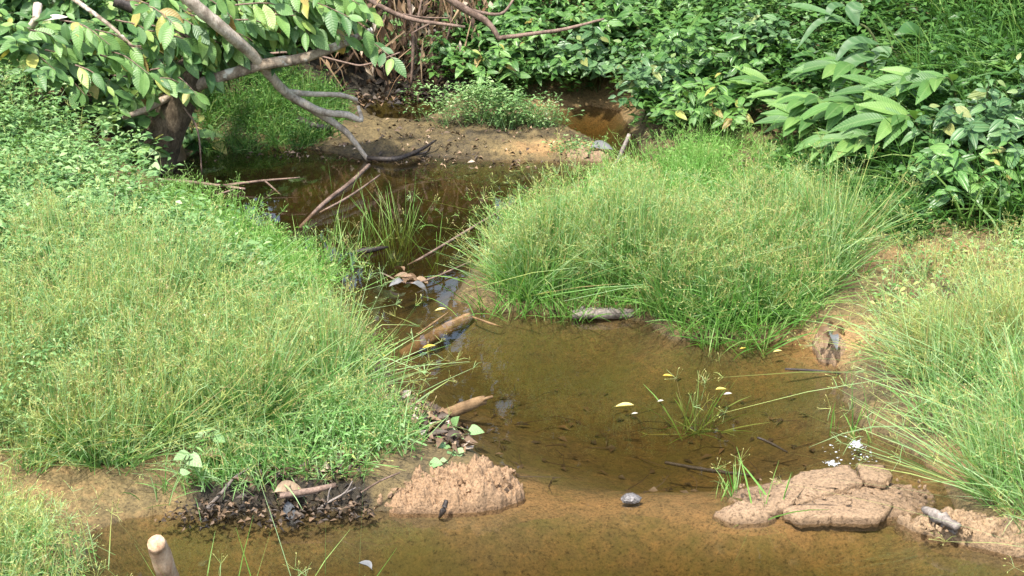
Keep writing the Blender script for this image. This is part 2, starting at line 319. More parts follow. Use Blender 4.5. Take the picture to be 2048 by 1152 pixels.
class MB:
    """collects vertices and faces; build() links one mesh object"""
    def __init__(s): s.V = []; s.Q = []; s.T = []; s.A = []; s.n = 0
    def add(s, V, F, tint):
        V = np.asarray(V, float).reshape(-1, 3); F = np.asarray(F, int)
        (s.Q if F.shape[1] == 4 else s.T).append(F + s.n)
        s.V.append(V); s.A.append(np.broadcast_to(np.asarray(tint, float), (len(V),)) if np.ndim(tint) == 0 else np.asarray(tint, float).ravel())
        s.n += len(V)
    def mesh(s, name, org=(0, 0, 0), smooth=False):
        V = np.concatenate(s.V) - np.asarray(org)[None]
        return np_mesh(name, V, [np.concatenate(q) for q in (s.Q, s.T) if q], np.concatenate(s.A), smooth=smooth)
    def build(s, name, mat, parent=None, org=(0, 0, 0), smooth=False):
        return obj(name, s.mesh(name, org, smooth), mat, parent, org if parent is None else None)
    def ribbons(s, pts, wid, tint, rng):
        """pts (N,K,3), wid (N,K), tint (N,) or (N,K)"""
        N, K, _ = pts.shape
        d = pts[:, -1] - pts[:, 0]; rv = rng.normal(size=(N, 3))
        side = np.cross(d, rv); side /= np.linalg.norm(side, axis=1, keepdims=True) + 1e-9
        o = side[:, None, :] * wid[:, :, None] * .5
        V = np.stack([pts - o, pts + o], 2).reshape(-1, 3)
        b = (np.arange(N) * K * 2)[:, None] + (np.arange(K - 1) * 2)[None]
        F = np.stack([b, b + 1, b + 3, b + 2], -1).reshape(-1, 4)
        t = np.asarray(tint, float)
        t = np.repeat(t, K * 2) if t.ndim == 1 else np.repeat(t.reshape(-1), 2)
        s.add(V, F, t)
    def cards(s, loc, dirv, nrm, ln, wd, tint, fold=.25):
        """folded rhombus leaves, 2 quads... as 4 triangles: base, left, tip, right, mid"""
        N = len(loc)
        y = dirv / (np.linalg.norm(dirv, axis=1, keepdims=True) + 1e-9)
        x = np.cross(y, nrm); x /= np.linalg.norm(x, axis=1, keepdims=True) + 1e-9
        z = np.cross(x, y)
        L = ln[:, None]; W = wd[:, None]
        b = loc; m = loc + y * L * .45; tp = loc + y * L - z * L * .12
        l = m - x * W * .5 + z * W * fold; r = m + x * W * .5 + z * W * fold
        V = np.stack([b, l, tp, r, m], 1).reshape(-1, 3)
        k = (np.arange(N) * 5)[:, None]
        F = np.concatenate([k + np.array([[0, 4, 1]]), k + np.array([[1, 4, 2]]), k + np.array([[0, 3, 4]]), k + np.array([[4, 3, 2]])], 0)
        s.add(V, F, np.repeat(np.broadcast_to(tint, (N,)), 5))
    def tube(s, pts, rad, sides=7, rough=0.0, rng=None, tint=.5, sub=5, cap=True):
        pts = np.asarray(pts, float); rad = np.broadcast_to(np.asarray(rad, float), (len(pts),)).astype(float)
        c, r = smooth_line(pts, rad, sub)
        K = len(c); tg = np.gradient(c, axis=0); tg /= np.linalg.norm(tg, axis=1, keepdims=True) + 1e-9
        ref = np.array([.3, .2, .93]) if abs(tg[0][2]) < .8 else np.array([1., .1, 0])
        x = np.cross(tg, ref); x /= np.linalg.norm(x, axis=1, keepdims=True) + 1e-9; y = np.cross(tg, x)
        an = np.arange(sides) / sides * 2 * math.pi
        rr = r[:, None] * np.ones((1, sides))
        if rough and rng is not None: rr = rr * (1 + rough * rng.normal(size=(K, sides)))
        ring = c[:, None] + rr[..., None] * (np.cos(an)[None, :, None] * x[:, None] + np.sin(an)[None, :, None] * y[:, None])
        V = ring.reshape(-1, 3)
        i = np.arange(K - 1)[:, None] * sides; j = np.arange(sides)[None]; j2 = (j + 1) % sides
        F = np.stack([i + j, i + j2, i + sides + j2, i + sides + j], -1).reshape(-1, 4)
        s.add(V, F, tint)
        if cap:
            for ring0, cc in ((0, c[0]), ((K - 1) * sides, c[-1])):
                ids = s.n - len(V) if True else 0
                base = s.n - len(V) + ring0 if ring0 == 0 else None
            n0 = s.n - len(V)
            s.V.append(np.array([c[0] - tg[0] * r[0] * .15, c[-1] + tg[-1] * r[-1] * .15])); s.A.append(np.full(2, tint)); k0 = s.n; s.n += 2
            a = np.arange(sides); b = (a + 1) % sides
            s.T.append(np.stack([n0 + b, n0 + a, np.full(sides, k0)], 1))
            e = n0 + (K - 1) * sides
            s.T.append(np.stack([e + a, e + b, np.full(sides, k0 + 1)], 1))
def smooth_line(p, r, sub):
    if len(p) < 3:
        t = np.linspace(0, 1, sub + 1)[:, None]
        return p[0] * (1 - t) + p[-1] * t, r[0] * (1 - t[:, 0]) + r[-1] * t[:, 0]
    q = np.vstack([2 * p[0] - p[1], p, 2 * p[-1] - p[-2]]); out = []; ro = []
    for k in range(len(p) - 1):
        for t in np.arange(sub) / sub:
            a, b, c, d = q[k], q[k + 1], q[k + 2], q[k + 3]
            out.append(.5 * (2 * b + (c - a) * t + (2 * a - 5 * b + 4 * c - d) * t * t + (3 * b - a - 3 * c + d) * t ** 3))
            ro.append(r[k] * (1 - t) + r[k + 1] * t)
    out.append(p[-1]); ro.append(r[-1])
    return np.array(out), np.array(ro)
def obj(name, me, mat, parent=None, loc=None):
    o = bpy.data.objects.new(name, me); COL.objects.link(o)
    if mat is not None and not me.materials: me.materials.append(mat)
    if parent is not None: o.parent = parent
    if loc is not None: o.location = loc
    return o
def thing(name, loc, label, cat, group=None):
    o = bpy.data.objects.new(name, None); COL.objects.link(o); o.location = loc; o.empty_display_size = .05
    return tag(o, label, cat, group)
def tag(o, label=None, cat=None, group=None, kind=None):
    if label: o['label'] = label
    if cat: o['category'] = cat
    if group: o['group'] = group
    if kind: o['kind'] = kind
    return o
def leaf_mesh(name, mat, wid=.4, fold=.12, droop=.18, n=7, peak=.42, stalk=.06, tip=1.0, wave=0.0):
    """unit leaf along +Y, three vertices across"""
    t = np.linspace(0, 1, n + 1); V = []; F = []
    for k, q in enumerate(t):
        h = 0 if q in (0, 1) else wid * .5 * (math.sin(math.pi * q ** (math.log(.5) / math.log(peak))) ** .85) * (1 if q < .7 else tip + (1 - tip) * (1 - q) / .3)
        h = max(h, .006); y = stalk + (1 - stalk) * q; z = -droop * q * q + wave * math.sin(q * 9)
        V += [(-h, y, z + fold * h * 2), (0, y, z), (h, y, z + fold * h * 2)]
        if k:
            a = (k - 1) * 3; b = k * 3
            F += [(a, a + 1, b + 1, b), (a + 1, a + 2, b + 2, b + 1)]
    m0 = len(V); V += [(-.008, 0, .0), (.008, 0, .0)]; F += [(m0, m0 + 1, 2, 0)]
    me = np_mesh(name, V, np.array(F), smooth=True); me.materials.append(mat); return me
def frame(loc, dirv, nrm, sc):
    y = Vector(dirv).normalized(); x = y.cross(Vector(nrm)); x = x.normalized() if x.length > 1e-5 else Vector((1, 0, 0)); z = x.cross(y)
    m = Matrix(((x[0] * sc, y[0] * sc, z[0] * sc, loc[0]), (x[1] * sc, y[1] * sc, z[1] * sc, loc[1]), (x[2] * sc, y[2] * sc, z[2] * sc, loc[2]), (0, 0, 0, 1)))
    return m
def put_leaf(me, parent, loc, dirv, nrm, sc, name='leaf'):
    o = bpy.data.objects.new(name, me); COL.objects.link(o); o.parent = parent
    o.matrix_basis = frame(loc, dirv, nrm, sc); return o
def scatter(px, n, rng, z=.08, world=None):
    pg = poly(px, z) if world is None else np.asarray(world)
    lo = pg.min(0); hi = pg.max(0); out = np.zeros((0, 2))
    while len(out) < n:
        c = lo + rng.random((n * 2, 2)) * (hi - lo); c = c[inside(c[:, 0], c[:, 1], pg)]; out = np.vstack([out, c])
    out = out[:n]
    return np.column_stack([out, hgt(out[:, 0], out[:, 1])])

# ------------------------------------------------------------------ ground and water
def axis(lo, f0, f1, hi, step, grow=1.25):
    a = list(np.arange(f0, f1 + 1e-6, step)); s = step
    while a[-1] < hi: s *= grow; a.append(a[-1] + s)
    s = step; b = []
    c = f0
    while c > lo: s *= grow; c -= s; b.append(c)
    return np.array(b[::-1] + a)
def build_ground():
    xs = axis(-160, -4.4, 4.4, 160, .032); ys = axis(-120, 5.4, 15.2, 220, .034)
    X, Y = np.meshgrid(xs, ys); x = X.ravel(); y = Y.ravel(); z = hgt(x, y)
    wat = inside(x, y, POOL) | inside(x, y, FAR)
    soil = np.full(len(x), .30)
    def blob(u, v, r, val, ry=None):
        nonlocal soil
        c = P(u, v); k = np.exp(-(((x - c[0]) / r) ** 2 + ((y - c[1]) / (ry or r)) ** 2)); soil = soil * (1 - k) + val * k
    soil = np.where(wat, .38, soil)
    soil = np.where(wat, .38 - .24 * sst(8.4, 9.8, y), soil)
    blob(80, 1030, .7, .46, .6); blob(1000, 290, 1.2, .17, .5); blob(1100, 305, .35, .75, .2); blob(620, 285, .8, .35, .35)
    blob(1650, 1003, .5, .8, .28); blob(1850, 570, .5, .6, .35); blob(2000, 480, .3, .6); blob(1650, 700, .25, .8); blob(1180, 225, .5, .6)
    ks = np.exp(-(seg_dist(x, y, SILL, False) / .17) ** 2); soil = soil * (1 - ks) + .66 * ks
    kf = np.exp(-(seg_dist(x, y, FRONTBANK, False) / .065) ** 2); soil = soil * (1 - kf) + .02 * kf
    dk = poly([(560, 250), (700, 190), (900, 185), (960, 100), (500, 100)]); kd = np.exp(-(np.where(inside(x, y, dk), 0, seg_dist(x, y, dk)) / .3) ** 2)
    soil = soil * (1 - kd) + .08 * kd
    nx, ny = len(xs), len(ys)
    i = np.arange(ny - 1)[:, None] * nx + np.arange(nx - 1)[None]
    F = np.stack([i, i + 1, i + nx + 1, i + nx], -1).reshape(-1, 4)
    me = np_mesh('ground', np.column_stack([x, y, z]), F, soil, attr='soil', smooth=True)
    o = obj('ground', me, M['soil']); tag(o, 'brown earth banks and sandy bed of the stream', 'ground', kind='structure')
build_ground()
def build_water():
    x0, x1, y0, y1, zb = -5.5, 5.5, .5, 15.0, -1.2
    V = [(x0, y0, 0), (x1, y0, 0), (x1, y1, 0), (x0, y1, 0), (x0, y0, zb), (x1, y0, zb), (x1, y1, zb), (x0, y1, zb)]
    F = [(0, 1, 2, 3), (7, 6, 5, 4), (0, 4, 5, 1), (1, 5, 6, 2), (2, 6, 7, 3), (3, 7, 4, 0)]
    o = obj('water', np_mesh('water', V, np.array(F)), M['water']); o.data.shade_flat(); tag(o, 'shallow clear brown stream water', 'water', kind='structure')
build_water()

# ------------------------------------------------------------------ mounds of mud and sand
def mound(name, mat, prof, org_px, length, depth, rotz, label, cat, rough=.02, seed=1, nx=170, ny=90, edge=2.2, lump=18, grit=.010):
    """a heap: prof(s) gives the crest height along its length"""
    org = P(*org_px); ax = np.linspace(-.74, .74, nx); ay = np.linspace(-.74, .74, ny)
    A, B = np.meshgrid(ax, ay)
    wv = 1 + .22 * fbm(A * 4 + seed, B * 4, 1.0, seed)
    rr = np.sqrt((np.abs(A) * 2) ** edge + (np.abs(B) * 2) ** edge) * wv
    env = np.clip(1 - rr ** 2.2, -1, 1); sh = np.sign(env) * np.abs(env) ** .55
    s = np.clip(A + .5, 0, 1)
    hgt_ = np.interp(s, *zip(*prof)) * np.where(sh > 0, sh, sh * .15)
    X = A * length; Y = B * depth
    n = rough * (fbm(X + 5 * seed, Y, lump, seed, 4) + .8 * np.abs(fbm(X, Y + 3 * seed, lump * 2.3, seed + 3, 3)))
    n = n + grit * (fbm(X + seed, Y, 75, seed + 9, 2) - 1.2 * np.clip(fbm(X, Y + seed, 38, seed + 4, 2) - .18, 0, 1) * 2)
    Z = hgt_ + n * np.clip(sh * 2.5 + .4, 0, 1) - .004 - .55 * np.clip(rr - .97, 0, 2)
    c, sn = math.cos(rotz), math.sin(rotz)
    V = np.column_stack([(X * c - Y * sn).ravel(), (X * sn + Y * c).ravel(), Z.ravel()])
    i = np.arange(ny - 1)[:, None] * nx + np.arange(nx - 1)[None]
    F = np.stack([i, i + 1, i + nx + 1, i + nx], -1).reshape(-1, 4)
    o = obj(name, np_mesh(name, V, F, smooth=False), mat, None, org)
    tag(o, label, cat); return o
def lump_mesh(name, rng, r=(1, 1, 1), rough=.25, n=2):
    import bmesh
    bm = bmesh.new(); bmesh.ops.create_icosphere(bm, subdivisions=n, radius=1.0)
    for v in bm.verts:
        k = 1 + rough * (rng.random() - .5) * 2
        v.co = Vector((v.co.x * r[0] * k, v.co.y * r[1] * k, v.co.z * r[2] * k))
    me = bpy.data.meshes.new(name); bm.to_mesh(me); bm.free(); return me
rng = np.random.default_rng(5)
def clods(parent, mat, n, lx, ly, zf, rng, r0=.006, r1=.016):
    ms = [lump_mesh('clod', rng, (1, .75, .6), .45, 1) for _ in range(4)]
    for m in ms: m.materials.append(mat)
    for k in range(n):
        o = bpy.data.objects.new('clod', ms[k % 4]); COL.objects.link(o); o.parent = parent
        a = rng.random() * 6.28; q = math.sqrt(rng.random())
        x, y = math.cos(a) * q * lx, math.sin(a) * q * ly
        o.location = (x, y, zf(x, y)); s = r0 + (r1 - r0) * rng.random() ** 2; o.scale = (s, s, s); o.rotation_euler = rng.random(3) * 6
heap = mound('mud_heap', M['mud'], [(0, .05), (.2, .06), (.5, .07), (.66, .10), (.74, .145), (.84, .10), (1, .04)], (885, 992), .66, .30, R(4),
    'crumbly orange mud heap at the end of the dark front bank', 'mud heap', rough=.055, seed=3, lump=24, nx=240, ny=120, grit=.016)
clods(heap, M['mud'], 230, .29, .13, lambda x, y: .01 + .065 * (1 - (y / .15) ** 2) * (1 + .8 * x), rng, .005, .019)
dark = mound('dark_mud_bank', M['humus'], [(0, .02), (.2, .055), (.5, .07), (.8, .075), (1, .07)], (570, 1002), .66, .15, R(2),
    'black rotting mud bank left of the orange mud heap', 'mud bank', rough=.05, seed=31, nx=150, ny=40, lump=26)
clods(dark, M['humus'], 120, .29, .07, lambda x, y: .05, rng, .006, .018)
island = mound('sand_mound', M['sandcrust'], [(0, .01), (.15, .02), (.45, .036), (.7, .040), (.9, .026), (1, .012)], (1665, 1000), .74, .38, R(-2),
    'low pinkish sand mound with cracked crust standing in the shallow water', 'sand mound', rough=.010, seed=8, lump=26)
def slab(parent, pts, zt, thick, tilt, rng):
    """a broken plate of crust: outline in metres, undercut on the near side"""
    p = np.asarray(pts, float); q = []
    for k in range(len(p)):
        a, b = p[k], p[(k + 1) % len(p)]; m = max(2, int(np.linalg.norm(b - a) / .018))
        for t in np.arange(m) / m: q.append(a * (1 - t) + b * t + rng.normal(size=2) * .004)
    q = np.array(q); n = len(q); c = q.mean(0)
    V = []
    def z(xy, dz): return zt + tilt[0] * (xy[0] - c[0]) + tilt[1] * (xy[1] - c[1]) + dz
    for f, dz, j in ((.0, .004, 0), (.5, .004, .003), (.93, .002, .002), (1, -.004, .001), (.95, -thick, .004)):
        for k in range(n):
            xy = c + (q[k] - c) * f + rng.normal(size=2) * j * .5; V.append((xy[0], xy[1], z(xy, dz + rng.normal() * j * .6)))
    F = []
    for r_ in range(4):
        for k in range(n):
            k2 = (k + 1) % n; F.append((r_ * n + k, r_ * n + k2, (r_ + 1) * n + k2, (r_ + 1) * n + k))
    return obj('crust_slab', np_mesh('crust_slab', V, np.array(F)), M['sandcrust'], parent)
def rel(o, lst, z=.05):
    a = np.array(o.location); return [(P(u, v, z) - a)[:2] for u, v in lst]
slab(island, rel(island, [(1490, 1005), (1600, 950), (1700, 938), (1728, 968), (1660, 985), (1600, 1000), (1520, 1018)]), .052, .03, (.02, .10), rng)
slab(island, rel(island, [(1712, 928), (1768, 930), (1786, 948), (1765, 962), (1722, 955)], .07), .070, .03, (-.05, .05), rng)
slab(island, rel(island, [(1560, 1020), (1640, 1000), (1740, 990), (1790, 1010), (1760, 1035), (1660, 1032), (1590, 1035)], .03), .034, .04, (0, .09), rng)
clods(island, M['sandcrust'], 60, .36, .17, lambda x, y: .05, rng, .005, .012)
m2 = mound('mud_mound', M['sandcrust'], [(0, .02), (.4, .05), (.8, .05), (1, .02)], (1488, 1032), .22, .15, 0,
    'small crumbly sand lump left of the cracked sand mound', 'sand mound', rough=.018, seed=12, nx=50, ny=40)
m3 = mound('mud_mound', M['sandcrust'], [(0, .05), (.4, .09), (.8, .08), (1, .03)], (1664, 706), .17, .34, R(8),
    'small pebbly sand heap under the withered leaf by the right grass', 'sand mound', rough=.022, seed=15, nx=50, ny=60, lump=40)
clods(m3, M['sandcrust'], 60, .06, .13, lambda x, y: .07, rng, .006, .014)
m4 = mound('mud_bank', M['drymud'], [(0, .05), (.3, .09), (.55, .08), (.8, .11), (1, .10)], (1985, 1082), .66, .18, R(-30),
    'caked brown mud ridge at the lower right corner below the grass', 'mud bank', rough=.04, seed=18, lump=24)
clods(m4, M['drymud'], 80, .28, .07, lambda x, y: .06, rng, .008, .02)
m5 = mound('rubble_lump', M['sandcrust'], [(0, .02), (.5, .06), (1, .03)], (1165, 316), .40, .16, R(-8),
    'pale clay lump at the right tip of the mud bar', 'clay lump', rough=.03, seed=22, nx=60, ny=40)
m6 = mound('rubble_lump', M['mud'], [(0, .03), (.5, .10), (1, .04)], (1000, 250), .6, .4, 0,
    'reddish earth hump on the mud bar below the small green weed', 'earth hump', rough=.04, seed=25, nx=60, ny=50)
pg = obj('stone', lump_mesh('stone', rng, (.04, .026, .02), .12, 2), M['dark_stone'], None, P(1262, 1003) + np.array([0, 0, .012]))
tag(pg, 'small mottled grey lump alone on the sandy sill', 'stone')

# ------------------------------------------------------------------ sedge and grass
def sedge_into(mb, rng, base, n, L, w=.0036, spread=.9, heads=.5, disc=.05, lean0=.05, tint=(.2, .6), head_tint=(.68, 1.0), rays=6, droop=.26, wind=(0, 0)):
    """n stems from every base point: thin arching stems, some with an umbel of short rays and seed heads"""
    N = len(base) * n
    b = np.repeat(base, n, 0) + np.column_stack([rng.normal(size=(N, 2)) * disc, np.zeros(N)])
    b[:, 2] -= .01
    tl = np.repeat(rng.normal(size=len(base)) * .08 + .45 * vnoise(base[:, 0], base[:, 1], 1.3, 51), n)
    tw_ = np.repeat(rng.normal(size=(len(base), 2)) * .55, n, 0)
    az = rng.random(N) * 2 * math.pi
    th = lean0 + spread * rng.random(N) ** 1.3
    ln = np.repeat(L * (1 + .5 * (rng.random(len(base)) - .5) + 1.0 * vnoise(base[:, 0], base[:, 1], 1.9, 52)), n) * (.45 + .6 * rng.random(N) ** .7)
    r = np.column_stack([np.cos(az) + wind[0] + tw_[:, 0], np.sin(az) + wind[1] + tw_[:, 1], np.zeros(N)])
    up = np.array([0, 0, 1.0]); K = 4
    t = np.linspace(0, 1, K)
    d0 = np.cos(th)[:, None] * up + np.sin(th)[:, None] * r
    dr = droop * np.sin(th) * (.4 + rng.random(N))
    pts = b[:, None] + ln[:, None, None] * (t[None, :, None] * d0[:, None] + (t ** 2)[None, :, None] * (dr[:, None] * (-.6 * up + .35 * r))[:, None])
    pts[..., 2] = np.maximum(pts[..., 2], b[:, None, 2] + .004)
    wid = w * (.7 + .6 * rng.random(N))[:, None] * np.array([1, .95, .8, .35])[None]
    tt = np.clip(tint[0] + (tint[1] - tint[0]) * rng.random(N) + tl, 0, 1)
    dead = rng.random(N) < .07; tt[dead] = .84 + .14 * rng.random(dead.sum())
    big = rng.random(N) < .09; wid[big] *= 1.6; tt[big] = .6 + .1 * rng.random(big.sum())
    mb.ribbons(pts, wid, np.clip(tt[:, None] + np.array([-.12, -.03, .06, .12])[None], 0, 1), rng)
    h = rng.random(N) < heads
    tip = pts[h, -1]; td = pts[h, -1] - pts[h, -2]; td /= np.linalg.norm(td, axis=1, keepdims=True) + 1e-9
    H = len(tip)
    if H == 0: return
    # bracts
    nb = 2; p0 = np.repeat(tip, nb, 0); d = np.repeat(td, nb, 0) * .35 + rng.normal(size=(H * nb, 3)) * .6 + np.array([0, 0, .15]); d /= np.linalg.norm(d, axis=1, keepdims=True)
    bl = (.025 + .05 * rng.random(H * nb))[:, None]
    pp = np.stack([p0, p0 + d * bl * .55, p0 + d * bl + np.array([0, 0, -.25]) * bl], 1)
    mb.ribbons(pp, np.tile(np.array([[.0022, .0020, .0006]]), (H * nb, 1)), np.repeat(tt[h], nb) + .08, rng)
    # rays and seed heads
    p0 = np.repeat(tip, rays, 0); d = np.repeat(td, rays, 0) * .6 + rng.normal(size=(H * rays, 3)) * .55 + np.array([0, 0, .25]); d /= np.linalg.norm(d, axis=1, keepdims=True)
    rl = (.012 + .045 * rng.random(H * rays))[:, None]
    p1 = p0 + d * rl
    ht = np.repeat(np.clip(head_tint[0] + (head_tint[1] - head_tint[0]) * (.15 + .85 * rng.random(H)), 0, 1), rays)
    mb.ribbons(np.stack([p0, p1], 1), np.full((H * rays, 2), .0011), np.clip(ht - .12, 0, 1), rng)
    hd = d + rng.normal(size=d.shape) * .4
    mb.ribbons(np.stack([p1 - d * .001, p1 + hd * .0035, p1 + hd * .008], 1), np.tile(np.array([[.0012, .0042, .0008]]), (H * rays, 1)), ht, rng)
def herb_into(mb, rng, base, n, h=.3, ls=.03, spread=.16, tint=(.1, .9), asp=.42):
    """leafy stems with small leaves"""
    N = len(base) * n
    b = np.repeat(base, n, 0); off = rng.normal(size=(N, 2)) * spread
    hh = h * (.25 + .75 * rng.random(N) ** .6)
    top = b + np.column_stack([off, hh])
    m = rng.random(N) < .35
    mb.ribbons(np.stack([b[m], (b[m] + top[m]) / 2 + np.array([0, 0, .02]), top[m]], 1), np.full((m.sum(), 3), .002), np.full(m.sum(), .35), rng)
    k = 5
    c = np.repeat(top, k, 0) + rng.normal(size=(N * k, 3)) * np.array([.025, .025, .03])
    a = rng.random(N * k) * 6.283
    d = np.column_stack([np.cos(a), np.sin(a), -.35 + .8 * rng.random(N * k)])
    nr = np.column_stack([rng.normal(size=(N * k, 2)) * .45, np.ones(N * k)])
    l = ls * (.5 + rng.random(N * k))
    tt = np.clip(np.repeat(tint[0] + (tint[1] - tint[0]) * rng.random(N), k) + rng.normal(size=N * k) * .1, 0, 1)
    mb.cards(c, d, nr, l, l * asp * (.8 + .5 * rng.random(N * k)), tt)
def blades_into(mb, rng, base, n, L, w=.006, spread=.9, droop=.9, tint=(.1, .9), disc=.05, wind=(0, 0)):
    N = len(base) * n; K = 5; t = np.linspace(0, 1, K)
    b = np.repeat(base, n, 0) + np.column_stack([rng.normal(size=(N, 2)) * disc, np.zeros(N)])
    az = rng.random(N) * 6.283; th = .08 + spread * rng.random(N)
    r = np.column_stack([np.cos(az) + wind[0], np.sin(az) + wind[1], np.zeros(N)])
    ln = L * (.4 + .75 * rng.random(N)); up = np.array([0, 0, 1.])
    d0 = np.cos(th)[:, None] * up + np.sin(th)[:, None] * r
    dr = droop * (.3 + rng.random(N)) * np.sin(th + .25)
    pts = b[:, None] + ln[:, None, None] * (t[None, :, None] * d0[:, None] + (t ** 2)[None, :, None] * (dr[:, None] * (-.75 * up + .3 * r))[:, None])
    pts[..., 2] = np.maximum(pts[..., 2], b[:, None, 2] - .1)
    wid = w * (.6 + .7 * rng.random(N))[:, None] * np.array([.7, 1, .95, .7, .15])[None]
    mb.ribbons(pts, wid, np.clip(tint[0] + (tint[1] - tint[0]) * rng.random(N), 0, 1), rng)
def gaps(b, cut=.2, f=2.4, seed=77): return b[vnoise(b[:, 0], b[:, 1], f, seed) + .5 * vnoise(b[:, 0], b[:, 1], f * 2, seed + 1) < cut]
def stuff(name, mb, mat, label, cat='grass'):
    c = np.concatenate(mb.V); org = np.array([c[:, 0].mean(), c[:, 1].mean(), c[:, 2].min()])
    o = mb.build(name, M[mat], org=org); tag(o, label, cat, kind='stuff'); return o

rng = np.random.default_rng(11)
# middle clump
mid = [(985, 574), (1030, 587), (1150, 588), (1290, 598), (1350, 630), (1500, 640), (1590, 632), (1650, 610), (1700, 585), (1690, 555), (1630, 505), (1560, 480), (1420, 490), (1270, 515), (1170, 540), (1080, 556), (1015, 565)]
mb = MB()
sedge_into(mb, rng, gaps(scatter(mid, 96, rng), .27), 125, .42, spread=.9, heads=.38, disc=.035, tint=(.15, .62))
blades_into(mb, rng, scatter(mid, 40, rng), 34, .42, w=.0062, spread=.9, droop=.8, tint=(.25, .62))
stuff('sedge_thicket', mb, 'sedge', 'dense yellow green sedge thicket in the middle of the stream', 'sedge')
mb = MB()
front = [(950, 575), (985, 598), (1150, 606), (1290, 618), (1350, 655), (1500, 664), (1620, 650), (1600, 610), (1300, 590), (1100, 570), (980, 550)]
blades_into(mb, rng, scatter(front, 60, rng), 34, .30, w=.005, spread=.95, droop=.5, tint=(.2, .95))
stuff('fresh_grass', mb, 'sedge_fresh', 'bright green blades along the near foot of the middle sedge thicket')
mb = MB(); sedge_into(mb, rng, scatter(mid, 60, rng), 6, .50, spread=1.0, heads=.95, disc=.03, tint=(.45, .72), rays=9, droop=.5)
stuff('sedge_sprigs', mb, 'sedge', 'tall stray sedge stems rising from the middle thicket', 'sedge')
# left bank
left = [(-220, 930), (0, 935), (200, 950), (400, 935), (520, 890), (640, 860), (690, 805), (690, 780), (640, 755), (560, 735), (480, 700), (410, 650), (300, 630), (150, 600), (-220, 640)]
mb = MB()
sedge_into(mb, rng, gaps(scatter(left, 185, rng)), 115, .39, spread=.95, heads=.38, disc=.04, tint=(.22, .68))
blades_into(mb, rng, scatter(left, 60, rng), 34, .38, w=.006, spread=.9, droop=.8, tint=(.25, .62))
stuff('sedge_thicket', mb, 'sedge', 'wide pale green sedge thicket covering the left bank', 'sedge')
mb = MB(); sedge_into(mb, rng, scatter(left, 100, rng), 6, .45, spread=1.1, heads=.95, disc=.03, tint=(.45, .72), rays=9, droop=.5)
stuff('sedge_sprigs', mb, 'sedge', 'tall stray sedge stems rising from the left bank thicket', 'sedge')
edge = [(470, 590), (570, 615), (630, 650), (680, 695), (715, 730), (745, 770), (730, 800), (640, 750), (530, 670), (430, 590)]
mb = MB(); blades_into(mb, rng, scatter(edge, 40, rng), 30, .22, w=.0042, spread=1.0, droop=.5, tint=(.2, 1.0), wind=(.15, 0))
sedge_into(mb, rng, scatter(edge, 26, rng), 22, .24, heads=.5, tint=(.3, .8), head_tint=(.7, 1))
stuff('fresh_grass', mb, 'sedge_fresh', 'bright green blades fringing the left bank along the pool')
herbp = [(-320, 680), (0, 640), (300, 630), (440, 610), (420, 570), (340, 510), (250, 440), (190, 380), (60, 300), (-320, 250)]
mb = MB(); b = scatter(herbp, 800, rng, z=.2); herb_into(mb, rng, b, 15, h=.33, ls=.04, tint=(.1, .82))
b = scatter([(-220, 920), (200, 900), (420, 830), (580, 740), (430, 650), (-220, 640)], 420, rng); herb_into(mb, rng, b, 8, h=.33, ls=.024, tint=(.1, .8), asp=.32)
stuff('herb_cover', mb, 'herb', 'pale small leaved herbs covering the upper left bank', 'herbs')
mb = MB(); sedge_into(mb, rng, scatter(herbp, 120, rng, z=.2), 30, .30, spread=.8, heads=.6, tint=(.3, .7)); stuff('sedge_sprigs', mb, 'sedge', 'loose sedge stems standing among the left bank herbs', 'sedge')
fringe = [(335, 400), (430, 455), (520, 495), (620, 520), (650, 550), (640, 600), (540, 600), (430, 560), (330, 480), (290, 420)]
mb = MB(); blades_into(mb, rng, scatter(fringe, 130, rng), 16, .17, w=.0042, spread=.9, droop=.6, tint=(.2, 1.0), disc=.04); sedge_into(mb, rng, scatter(fringe, 60, rng), 16, .2, spread=1.0, heads=.5, tint=(.3, .7)); herb_into(mb, rng, scatter(fringe, 120, rng), 4, h=.1, ls=.026, spread=.05, tint=(.3, 1))
stuff('fresh_grass', mb, 'sedge_fresh', 'short grass on the bare left bank edge below the forked twig')
fringe = [(1000, 480), (1120, 420), (1230, 390), (1340, 385), (1370, 330), (1430, 305), (1560, 340), (1640, 420), (1560, 470), (1400, 480), (1250, 490), (1120, 520), (1010, 555)]
mb = MB(); blades_into(mb, rng, scatter(fringe, 150, rng), 14, .15, w=.0045, spread=.9, droop=.6, tint=(.2, 1.0), disc=.05); sedge_into(mb, rng, scatter(fringe, 110, rng), 22, .22, spread=1.0, heads=.5, tint=(.25, .7)); herb_into(mb, rng, scatter(fringe, 110, rng), 4, h=.09, ls=.035, spread=.06, tint=(.1, .9))
stuff('fresh_grass', mb, 'sedge_fresh', 'short mixed grass behind the middle sedge thicket')
# low growth on the front left bank
low = [(330, 980), (520, 972), (700, 955), (830, 925), (850, 900), (790, 860), (740, 820), (660, 850), (560, 890), (400, 940)]
mb = MB(); herb_into(mb, rng, scatter(low, 60, rng), 5, h=.08, ls=.03, spread=.05, tint=(.3, .66), asp=.25)
blades_into(mb, rng, scatter(low, 130, rng), 15, .19, w=.0044, spread=1.2, droop=.6, tint=(.2, .68), disc=.04); sedge_into(mb, rng, scatter(low, 40, rng), 14, .22, spread=1.1, heads=.5, tint=(.3, .68))
stuff('low_weeds', mb, 'sedge', 'low sparse grass and weeds on the litter of the front bank', 'weeds')
